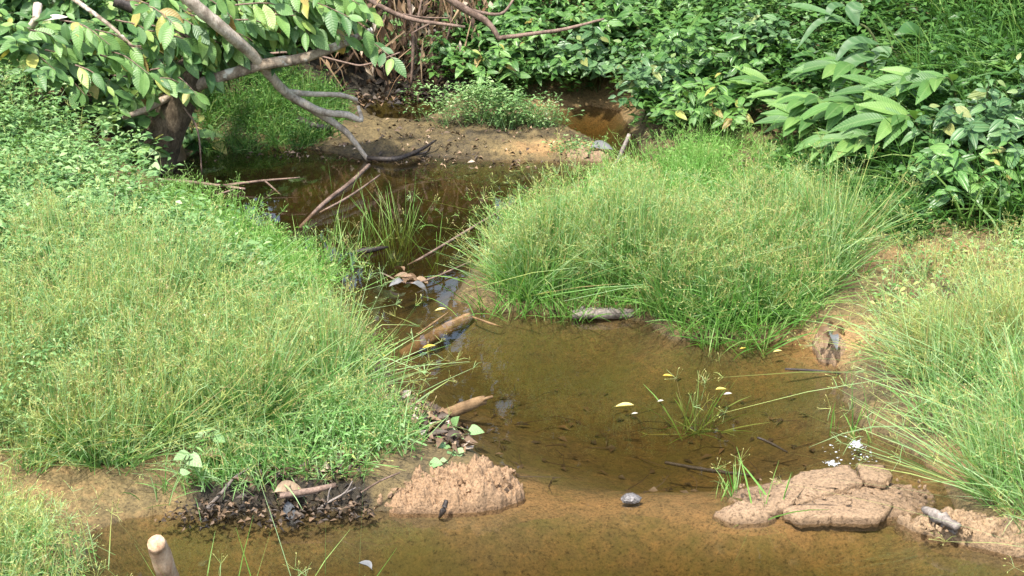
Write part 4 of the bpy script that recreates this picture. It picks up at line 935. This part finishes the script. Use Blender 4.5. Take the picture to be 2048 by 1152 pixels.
wood('thin_branch', 'twig', [([D(505, 110, 12.6), D(600, 105, 12.6), D(690, 125, 12.6), D(730, 130, 12.5), D(800, 105, 12.5)], np.array([.008, .008, .007, .007, .005]))], 'thin twig crossing behind the lichen spotted limb', 'branch', 55, sides=5)
wood('mossy_limb', 'dark_wood', [([D(230, 0, 12.4), D(290, 25, 12.4), D(360, 45, 12.4)], np.array([.04, .04, .035]))], 'dark limb in the shade above the drooping leaves', 'branch', 56)
wood('water_branch', 'twig', [([P(322, 360, .06), P(370, 363, .04), P(430, 370, .02), P(490, 378, .01)], np.array([.012, .012, .010, .008])), ([P(440, 372, .02), P(520, 362, .05), P(600, 355, .06)], np.array([.009, .008, .004])), ([P(530, 362, .05), P(545, 375, .01), P(562, 390, -.03)], np.array([.007, .006, .004])), ([P(470, 378, .01), P(440, 388, .0), P(420, 395, -.02)], np.array([.006, .006, .004]))],
    'dark forked twig lying on the water beside the leaning tree', 'branch', 57, sides=6)
wood('upright_stick', 'grey_wood', [([P(1228, 336, -.03), P(1236, 322, .03), P(1259, 268, .20)], np.array([.014, .016, .012])), ([P(1230, 334, -.02), P(1245, 318, .03), P(1262, 306, .05)], np.array([.006, .006, .004]))], 'pale stick poking up out of the water right of the mud bar', 'stick', 58, sides=7)
wood('floating_log', 'grey_wood', [([P(1145, 630, .018), P(1175, 627, .026), P(1220, 627, .026), P(1266, 628, .02)], np.array([.022, .03, .03, .024])), ([P(1158, 625, .03), P(1162, 618, .05), P(1168, 614, .055)], np.array([.012, .01, .006]))], 'short bleached log floating at the foot of the middle sedge', 'log', 59, parts='knob')
wood('sunken_log', 'brown_wood', [([P(800, 716, -.10), P(850, 684, -.055), P(900, 656, -.032), P(938, 637, -.028)], np.array([.032, .034, .033, .031])), ([P(836, 668, .0), P(868, 645, .012), P(896, 625, .015)], np.array([.004, .005, .003])), ([P(945, 634, 0), P(985, 648, -.0), P(1005, 655, -.02)], np.array([.005, .005, .003]))], 'soaked brown log sunk just below the surface of the pool', 'log', 60)
wood('shore_log', 'brown_wood', [([P(868, 838, .02), P(910, 822, .025), P(950, 806, .03), P(968, 800, .03)], np.array([.024, .027, .024, .02])), ([P(965, 800, .04), P(975, 796, .045), P(986, 793, .05)], np.array([.008, .007, .006]))], 'short brown log with a stub, jutting from the left bank litter into the pool', 'log', 61, parts='stub')
wood('shore_log', 'grey_wood', [([P(766, 795, .06), P(800, 800, .06), P(830, 816, .05)], np.array([.03, .03, .02]))], 'pale rotten wood half hidden in the grass behind the leaf litter', 'log', 62, rough=.12)
wood('dark_driftwood', 'dark_wood', [([P(708, 504, .004), P(740, 500, .012), P(776, 494, .008)], np.array([.012, .018, .005]))], 'flat black piece of driftwood in the pool below the green tufts', 'driftwood', 63)
wood('sunken_or_mirrored_stick', 'dark_wood', [([P(1330, 925, -.05), P(1400, 938, -.05), P(1450, 945, -.04), P(1500, 950, -.03)], np.array([.007, .009, .008, .005]))], 'long dark stick under water above the sandy sill', 'stick', 64, sides=6)
wood('sunken_or_mirrored_stick', 'dark_wood', [([P(1515, 875, .0), P(1545, 888, -.01), P(1575, 905, -.03)], np.array([.005, .006, .004]))], 'short dark stick under water above the sand mound', 'stick', 65, sides=6)
wood('sunken_or_mirrored_stick', 'dark_wood', [([P(1570, 738, .003), P(1640, 742, .004), P(1700, 750, -.01)], np.array([.006, .006, .004]))], 'thin dark twig in the shade under the right hand sedge', 'stick', 66, sides=6)
wood('sunken_or_mirrored_stick', 'twig', [([P(1045, 395, .006), P(940, 458, .01), P(850, 512, .004), P(815, 530, -.02)], np.array([.006, .008, .007, .004]))], 'long thin brown stick lying in the narrow channel beside the sedge', 'stick', 77, sides=6)
wood('sunken_or_mirrored_stick', 'twig', [([P(600, 455, -.03), P(650, 405, .01), P(705, 362, .03), P(738, 330, .02)], np.array([.010, .013, .014, .012])), ([P(640, 425, -.01), P(700, 392, .02), P(760, 350, .03)], np.array([.006, .007, .005]))], 'forked twig shape standing in for the reflection of the pale dead branch in the pool', 'branch', 78, sides=7)  # solid sticks along the dead branch's reflection, its mirror image put into the shape
wood('cut_stick', 'cut_wood', [([P(355, 1210, -.1), P(335, 1150, .10), P(318, 1100, .22), P(312, 1086, .26)], np.array([.038, .037, .034, .030]))], 'thick bright barkless stick standing up at the lower edge', 'stick', 67, sides=12, rough=.03)
wood('hill_log', 'twig', [([D(1428, 45, T(1440, 60)[1] - .15), D(1455, 52, T(1440, 60)[1] - .15), D(1485, 60, T(1440, 60)[1] - .12), D(1508, 64, T(1440, 60)[1] - .1)], np.array([.035, .045, .035, .012]))], 'weathered brown log half buried in weeds on the slope', 'log', 68, rough=.14)
wood('bank_twig', 'grey_wood', [([P(413, 1016, .03), P(440, 990, .07), P(470, 955, .12), P(512, 930, .14)], np.array([.007, .007, .006, .003]))], 'straight pale twig leaning up the dark front bank', 'twig', 69, sides=5)
wood('bank_twig', 'grey_wood', [([P(636, 1018, .02), P(665, 1000, .07), P(712, 975, .1)], np.array([.006, .005, .003])), ([P(655, 1005, .06), P(658, 985, .1), P(662, 975, .12)], np.array([.004, .003, .002])), ([P(655, 1006, .06), P(690, 985, .1), P(705, 962, .13)], np.array([.004, .004, .002]))], 'forked pale twig on the front bank beside the mud heap', 'twig', 70, sides=5)
wood('bank_twig', 'twig', [([P(560, 992, .09), P(620, 982, .1), P(672, 970, .11)], np.array([.012, .013, .010]))], 'thick brown stick lying flat on the front bank', 'stick', 71, sides=7)
wood('bank_twig', 'grey_wood', [([P(563, 994, .07), P(600, 992, .075), P(635, 985, .09)], np.array([.005, .005, .003]))], 'thin bleached twig lying below the brown stick of the front bank', 'twig', 72, sides=5)
wood('bank_twig', 'twig', [([P(722, 985, .10), P(760, 962, .13), P(800, 945, .14)], np.array([.004, .004, .003]))], 'thin curved twig behind the mud heap', 'twig', 73, sides=5)
wood('wood_splinter', 'grey_wood', [([P(1848, 1018, .07), P(1880, 1034, .085), P(1915, 1056, .08)], np.array([.012, .022, .016])), ([P(1856, 1034, .05), P(1890, 1050, .06), P(1912, 1066, .05)], np.array([.008, .014, .01]))], 'splintered grey wood sticking out of the mud ridge', 'wood', 74, rough=.2)
wood('bank_twig', 'dark_wood', [([P(878, 1036, -.01), P(886, 1022, .03), P(893, 1000, .07)], np.array([.004, .012, .008]))], 'short wet dark stick in front of the mud heap', 'stick', 75, sides=6)
wood('bar_log', 'dark_wood', [([P(600, 240, .1), P(625, 252, .1), P(660, 256, .09)], np.array([.03, .03, .02]))], 'black rotten log end at the back of the mud bar', 'log', 76)

# ------------------------------------------------------------------ fallen and floating leaves
YL = leaf_mesh('floating_leaf', M['yellow_leaf'], .45, .3, -.12, 6, .5); PL = leaf_mesh('floating_leaf', M['pale_leaf'], .6, .2, -.1, 5, .5)
DL = leaf_mesh('dead_leaf', M['dead_leaf'], .5, .5, .35, 7, .5, wave=.03); GL = leaf_mesh('dead_leaf', M['grey_leaf'], .5, .45, .4, 7, .5, wave=.03)
def lone_leaf(me, px, z, dv, ln, label, name='floating_leaf', nr=(0, 0, 1), cat='leaf', group=None):
    o = bpy.data.objects.new(name, me); COL.objects.link(o); p = P(px[0], px[1], z); o.matrix_basis = frame(p, dv, nr, ln); tag(o, label, cat, group)
G = 'yellow leaves floating on the pool'
lone_leaf(YL, (1228, 813), .004, (1, -.1, 0), .085, 'long yellow leaf floating left of the half drowned tuft', group=G)
lone_leaf(YL, (1455, 778), .012, (-.9, -.4, 0), .06, 'orange yellow leaf caught on the half drowned tuft', group=G)
lone_leaf(YL, (1347, 752), .004, (-1, -.2, 0), .05, 'small orange leaf floating behind the half drowned tuft', group=G)
lone_leaf(YL, (1478, 698), .004, (1, .1, 0), .035, 'tiny yellow leaf near the middle sedge, left of the orange one', group=G)
lone_leaf(YL, (1545, 704), .004, (1, .1, 0), .045, 'tiny orange leaf floating left of the pebbly sand heap', group=G)
lone_leaf(YL, (843, 696), .006, (1, .2, 0), .065, 'yellow leaf on the near end of the sunken log', group=G)
lone_leaf(YL, (775, 712), .05, (-1, -.5, .1), .05, 'orange leaf in the grass left of the sunken log', group=G)
lone_leaf(YL, (868, 622), .004, (1, .3, 0), .06, 'yellow leaf floating at the left tip of the middle sedge', group=G)
lone_leaf(YL, (1040, 608), .02, (.8, .3, 0), .07, 'orange leaf at the foot of the middle sedge', group=G)
lone_leaf(PL, (1314, 803), .004, (1, .2, 0), .03, 'tiny white petal left of the half drowned tuft')
lone_leaf(PL, (1262, 828), .004, (1, .1, 0), .03, 'tiny white petal below the long yellow leaf')
lone_leaf(PL, (1446, 789), .006, (1, .1, 0), .04, 'white fleck beside the orange yellow leaf on the tuft')
lone_leaf(GL, (745, 1140), .02, (-.6, .5, .3), .07, 'small blue grey leaf at the lower frame edge', 'dead_leaf')
lone_leaf(GL, (575, 1000), .06, (.2, -.6, -.6), .09, 'curled blue grey leaf on the dark front bank', 'dead_leaf', nr=(0, -1, .6))
lone_leaf(GL, (1178, 296), .05, (1, -.1, .2), .15, 'grey curled dead leaf beside the pale clay lump', 'dead_leaf', nr=(0, -.7, 1))
lone_leaf(DL, (545, 985), .09, (1, .3, .1), .12, 'tan curled leaf on top of the dark front bank', 'dead_leaf', nr=(0, -.6, 1))
lone_leaf(DL, (400, 912), .15, (1, -.1, .2), .1, 'pale brown leaf under the heart shaped vine leaves', 'dead_leaf', nr=(0, -.5, 1))
lone_leaf(DL, (362, 285), .12, (-.05, -.2, -1), .16, 'hanging brown leaf right of the leaning trunk', 'dead_leaf', nr=(0, -1, .1))
# withered leaf on the sand heap: drooping lobes round a stalk
q = P(1660, 690, .09); g = thing('withered_leaf', q, 'withered lobed leaf curled on top of the pebbly sand heap', 'leaf')
for a, (u, v, u2, v2, wd, m) in enumerate([(1645, 662, 1638, 688, .045, 'dead_leaf'), (1652, 672, 1650, 700, .04, 'dead_leaf'), (1668, 672, 1674, 700, .042, 'grey_leaf'), (1678, 658, 1690, 672, .04, 'dead_leaf'), (1658, 650, 1668, 646, .03, 'dead_leaf')]):
    o = strip_leaf(g, [P(1660, 668, .13), P(u, v, .14), P(u2, v2, .09)], wd, M[m], up=(.2, -1, .3)); o.name = 'lobe'
# clump of soaked leaves in the pool
q = P(815, 563, .01); g = thing('soaked_leaf_clump', q, 'clump of soaked curled leaves in the narrow channel', 'leaf clump')
r = np.random.default_rng(61)
for k in range(12):
    put_leaf(DL if k % 3 else GL, g, (r.normal() * .035, r.normal() * .04, .008 + .02 * r.random()), (r.normal(), r.normal() * .5, .2 * r.normal()), (r.normal() * .5, -.4, 1), .045 + .045 * r.random())
mb = MB(); mb.tube(np.array([P(760, 545, .01), P(830, 566, .02), P(950, 520, .02)]) - q, np.array([.004, .006, .005]), 5); mb.build('twig', M['twig'], g)
# litter: dead leaf pieces on the dark bank, the bar and the vine tangle
def litter(px, n, label, seed, ls=.05, lift=.02, tint=(0, 1), pw=1.6):
    r = np.random.default_rng(seed); mb = MB(); b = scatter(px, n, r); b[:, 2] = np.maximum(b[:, 2], 0) + lift * r.random(n)
    a = r.random(n) * 6.283; mb.cards(b, np.column_stack([np.cos(a), np.sin(a), r.normal(size=n) * .25]), np.column_stack([r.normal(size=(n, 2)) * .6, np.ones(n)]), ls * (.4 + r.random(n)), ls * .5 * (.5 + r.random(n)), tint[0] + (tint[1] - tint[0]) * r.random(n) ** pw, fold=.5)
    stuff('leaf_litter', mb, 'litter', label, 'leaf litter')
litter([(300, 1018), (400, 985), (520, 970), (720, 960), (760, 1005), (560, 1022), (400, 1022)], 520, 'dark rotting leaves along the front bank', 81, .03, .075, (0, .66), pw=1.6)
litter([(760, 800), (830, 800), (930, 850), (935, 895), (860, 900), (800, 850)], 420, 'pale dead leaves and bark bits under the creeping vine', 82, .055, .03, (.2, 1))
litter([(400, 300), (560, 275), (700, 250), (800, 230), (980, 240), (1150, 260), (1215, 300), (1100, 316), (860, 310), (640, 298)], 380, 'brown leaf scraps scattered on the mud bar', 83, .036, .02, (.25, .95))
litter([(380, 940), (640, 890), (740, 930), (520, 975)], 220, 'dry brown leaves between the weeds of the front bank', 84, .06, .02, (.3, 1))
litter([(690, 200), (900, 185), (900, 130), (640, 140)], 500, 'dark fallen leaves on the shaded bank behind the far pool', 85, .07, .03, (0, .7))
# sunken leaves on the bed
r = np.random.default_rng(88); mb = MB(); n = 200
pp = np.vstack([scatter([(880, 760), (1000, 660), (1600, 700), (1660, 860), (1400, 930), (1000, 930)], 110, r), scatter([(260, 1060), (900, 1050), (1700, 1080), (1900, 1150), (300, 1200)], 90, r)])
pp[:, 2] += .008; a = r.random(n) * 6.283
mb.cards(pp, np.column_stack([np.cos(a), np.sin(a), np.zeros(n)]), np.column_stack([r.normal(size=(n, 2)) * .3, np.ones(n)]), .02 + .06 * r.random(n), .012 + .02 * r.random(n), r.random(n) * .45 + .1)
for k in range(70):
    p = pp[k]; a_ = r.random() * 6.28; mb.ribbons(np.array([[p, p + [math.cos(a_) * .08, math.sin(a_) * .08, .01], p + [math.cos(a_ + .2) * .17, math.sin(a_ + .2) * .17, .004]]]), np.array([[.005, .004, .003]]), np.array([.15 + .3 * r.random()]), r)
stuff('sunken_leaves', mb, 'litter', 'dark leaf scraps lying on the bed of the pool', 'leaf litter')

# creeping vine over the litter, heart leaves in the sedge
def vine(name, leaves, label, ll=.06, z=.1, seed=0, me='vine'):
    r = np.random.default_rng(seed); q = T(*leaves[0]); t = thing(name, q, label, 'vine'); pts = []
    for (u, v) in leaves:
        p = P(u, v, z) if T(u, v)[2] < z else T(u, v); pts.append(p - q + np.array([0, 0, .0]))
        put_leaf(LEAF[me][r.integers(2)], t, p - q, (r.normal(), r.normal() * .6 - .3, .1 * r.normal()), (r.normal() * .3, -.55, 1), ll * (.7 + .6 * r.random()))
    mb = MB(); mb.tube(np.array(pts), .0025, 4, sub=3, cap=False); mb.build('stem', M['stem'], t)
vine('creeping_vine', [(820, 800), (840, 815), (828, 838), (845, 842), (858, 850), (866, 830), (880, 848), (850, 858), (890, 856), (905, 852), (915, 862), (908, 876), (885, 890), (870, 892), (858, 925), (872, 930), (896, 922), (918, 876), (935, 860), (800, 830), (812, 858), (905, 905), (930, 905)],
    'creeping vine with soft green leaves over the pale leaf litter', .052, .085, 91)
vine('heart_leaf_vine', [(438, 858), (415, 866), (428, 872), (385, 908), (372, 912), (358, 946), (420, 850)], 'vine with blue green heart shaped leaves hanging in the left sedge', .062, .22, 92)
vine('heart_leaf_vine', [(15, 545), (30, 560), (60, 470), (125, 472), (115, 540), (40, 515)], 'heart leaved vine among the herbs at the left frame edge', .075, .45, 93)
vine('heart_leaf_vine', [(270, 270), (300, 330), (320, 345), (310, 300), (220, 400), (260, 370)], 'leafy vine at the top of the herbs beside the leaning trunk', .08, .35, 94)
# weed on the mud bar, and its shorter neighbour
def weed(px, n, h, sp, ls, lab, seed):
    r = np.random.default_rng(seed); q = T(*px); t = thing('bushy_weed', q, lab, 'weed'); mb = MB()
    b = q[None] + np.column_stack([r.normal(size=(26, 2)) * np.array([sp, sp * .4]), np.zeros(26)]); b[:, 2] = np.maximum(hgt(b[:, 0], b[:, 1]), 0)
    herb_into(mb, r, b, n, h=h, ls=ls, spread=.05, tint=(.15, .9), asp=.35); blades_into(mb, r, b, 6, h * 1.1, w=.003, spread=.7, droop=.6, tint=(.2, .9))
    mb.build('foliage', M['herb'], t, q)
weed((975, 245), 20, .24, .17, .03, 'feathery light green weed on the mud bar', 95)
weed((1065, 248), 8, .13, .12, .028, 'low green weed to the right on the mud bar', 96)
weed((1150, 300), 2, .06, .05, .03, 'tiny grey green weed on the right tip of the mud bar', 97)

# ------------------------------------------------------------------ dry vines and dark bank at the back
r = np.random.default_rng(111); mb = MB()
for k in range(190):
    u = r.uniform(600, 960); v = r.uniform(-60, 120); y = r.uniform(13.6, 14.2) ; p = D(u, v, y); L = r.uniform(.08, .4); kx = r.normal() * .35
    if p[2] < hgt(p[0:1], p[1:2])[0]: p[2] = hgt(p[0:1], p[1:2])[0] + r.random() * .4
    mb.ribbons(np.array([[p, p + [kx * L, -.03, -L * .5], p + [kx * L * 1.5 + r.normal() * .03, -.02, -L]]]), np.array([[.006, r.uniform(.006, .022), .003]]), np.array([.7 * r.random() ** 1.3]), r)
n = 900; c = np.array([D(r.uniform(560, 980), r.uniform(-80, 170), r.uniform(13.7, 14.3)) for _ in range(n)]); c[:, 2] = np.maximum(c[:, 2], hgt(c[:, 0], c[:, 1]) + .02)
mb.cards(c, np.column_stack([r.normal(size=(n, 2)) * .4, -np.ones(n)]), np.column_stack([r.normal(size=n) * .6, -np.ones(n), r.normal(size=n) * .5]), .04 + .08 * r.random(n), .02 + .03 * r.random(n), r.random(n) ** 2.2, fold=.4)
stuff('dry_vine_tangle', mb, 'dry', 'dry brown vines and dead leaves hanging over the far pool', 'dry vines')
for k, (a, b, rad) in enumerate([((815, -20), (822, 175), .016), ((848, -20), (835, 130), .010), ((905, -20), (880, 120), .009), ((768, 30), (778, 190), .007), ((925, 90), (850, 190), .008)]):
    y = 13.75 + .05 * k; A = D(*a, y); Bp = D(*b, y); m = (A + Bp) / 2 + np.array([.03 * (-1) ** k, -.05, 0])
    wood('hanging_vine', 'twig', [([A, m, Bp], np.array([rad, rad * .9, rad * .6]))], ['thick pale vine stem hanging in the middle of the dry tangle', 'straw coloured vine just right of the thick vine stem', 'thin vine at the right of the dry tangle by the shrubs', 'thin vine reaching down to the far pool', 'slanting root at the right corner of the far pool'][k], 'vine', 120 + k, sides=6, group='bare vines above the far pool')
mb = MB(); un = [(-300, 300), (0, 270), (300, 290), (420, 225), (560, 190), (690, 165), (780, 150), (900, 130), (960, 60), (-400, 60)]
b = scatter(un, 800, r, .06); herb_into(mb, r, b, 7, h=.34, ls=.09, spread=.1, tint=(0, .75), asp=.5)
stuff('undergrowth', mb, 'under', 'dark shaded undergrowth behind the leaning tree', 'undergrowth')
for k, (px, H, Rr, ns, ll, lab) in enumerate([((700, 120), .4, .3, 10, .13, 'dark leafed shrub in the shade behind the tip of the limb'), ((800, 110), .36, .26, 8, .11, 'shaded shrub between the dry vines above the far pool'), ((560, 110), .5, .4, 16, .13, 'shaded shrub behind the forked dead branch')]):
    shrub('shrub', T(*px), H, Rr, ns, ll, lab, 150 + k, group='shaded shrubs under the tree')

# ------------------------------------------------------------------ bubbles
def bubbles(px, n, sx, sy, lab, seed):
    import bmesh
    r = np.random.default_rng(seed); q = P(*px); bm = bmesh.new()
    for k in range(n):
        rad = .0012 + .0042 * r.random() ** 2.5
        m = Matrix.Translation((r.normal() * sx, r.normal() * sy, .000)) @ Matrix.Diagonal((rad * 1.3, rad * 1.3, rad * .5, 1))
        bmesh.ops.create_icosphere(bm, subdivisions=1, radius=1, matrix=m)
    me = bpy.data.meshes.new('bubbles'); bm.to_mesh(me); bm.free()
    for p in me.polygons: p.use_smooth = True
    o = obj('foam_patch', me, M['foam'], None, q); tag(o, lab, 'foam', kind='stuff')
bubbles((1714, 888), 150, .013, .026, 'larger patch of white bubbles above the sand mound', 1)
bubbles((1720, 912), 40, .03, .05, 'loose trail of white bubbles below the larger patch', 2)
bubbles((1663, 926), 80, .012, .012, 'small white bubble patch touching the sand mound', 3)
bubbles((1668, 903), 12, .02, .04, 'few loose bubbles left of the larger bubble patch', 4)

# ------------------------------------------------------------------ forest behind the slope, seen in the water
r = np.random.default_rng(131)
mb = MB(); n = 9000
x = r.uniform(-9, 9, n); y = r.uniform(15.2, 18.5, n); z = hgt(x, y) + r.random(n) * 1.7
mb.cards(np.column_stack([x, y, z]), np.column_stack([r.normal(size=(n, 2)), -.5 - r.random(n) * .5]), np.column_stack([r.normal(size=n) * .5, -np.ones(n) * .6, np.ones(n)]), .10 + .14 * r.random(n), .05 + .06 * r.random(n), r.random(n))
stuff('undergrowth', mb, 'forest', 'tall undergrowth on the hill behind the slope', 'undergrowth')
for k, (tx, tyy, Ht, cr) in enumerate([(-6.5, 17.5, 6.5, 2.2), (-3.6, 18.2, 7.5, 2.4), (-1.0, 17.4, 6.8, 2.1), (1.6, 18.4, 7.6, 2.4), (4.0, 17.6, 7, 2.2), (6.8, 18.0, 7, 2.3), (-2.4, 20.6, 9.5, 2.8), (2.9, 21, 9.5, 2.8), (0.2, 20.4, 9, 2.6), (-5.6, 21, 9.5, 2.8), (6, 21, 9.5, 2.8)]):
    b = np.array([tx, tyy, hgt(np.array([tx]), np.array([tyy]))[0]])
    t = thing('forest_tree', b, '%s forest tree from the left, %s row on the hill behind' % (['first', 'second', 'third', 'fourth', 'fifth', 'sixth', 'second', 'fourth', 'third', 'first', 'fifth'][k], 'front' if k < 6 else 'back'), 'tree', 'forest trees behind the slope')
    mb = MB(); mb.tube(np.array([[0, 0, -.1], [r.normal() * .1, 0, Ht * .4], [r.normal() * .3, r.normal() * .2, Ht * .8]]), np.array([.16, .12, .05]), 8, .04, r)
    for s in range(6):
        h0 = Ht * (.3 + .09 * s); a = s * 2.4; mb.tube(np.array([[0, 0, h0], [math.cos(a) * cr * .5, math.sin(a) * cr * .5, h0 + .5], [math.cos(a) * cr * .9, math.sin(a) * cr * .9, h0 + .8]]), np.array([.05, .035, .015]), 5, cap=False)
    mb.build('trunk', M['bark'], t)
    mb = MB(); n = 4600; cl = r.normal(size=(40, 3)); cl /= np.linalg.norm(cl, axis=1, keepdims=True); cl *= (r.random((40, 1)) ** .4)
    cl = cl * np.array([cr, cr, Ht * .40]) + np.array([0, 0, Ht * .58]); c = cl[r.integers(0, 40, n)] + r.normal(size=(n, 3)) * .42
    mb.cards(c, np.column_stack([r.normal(size=(n, 2)), -.4 + .5 * r.normal(size=n)]), np.column_stack([r.normal(size=(n, 2)) * .6, np.ones(n)]), .18 + .18 * r.random(n), .09 + .08 * r.random(n), r.random(n))
    mb.build('crown', M['forest'], t)
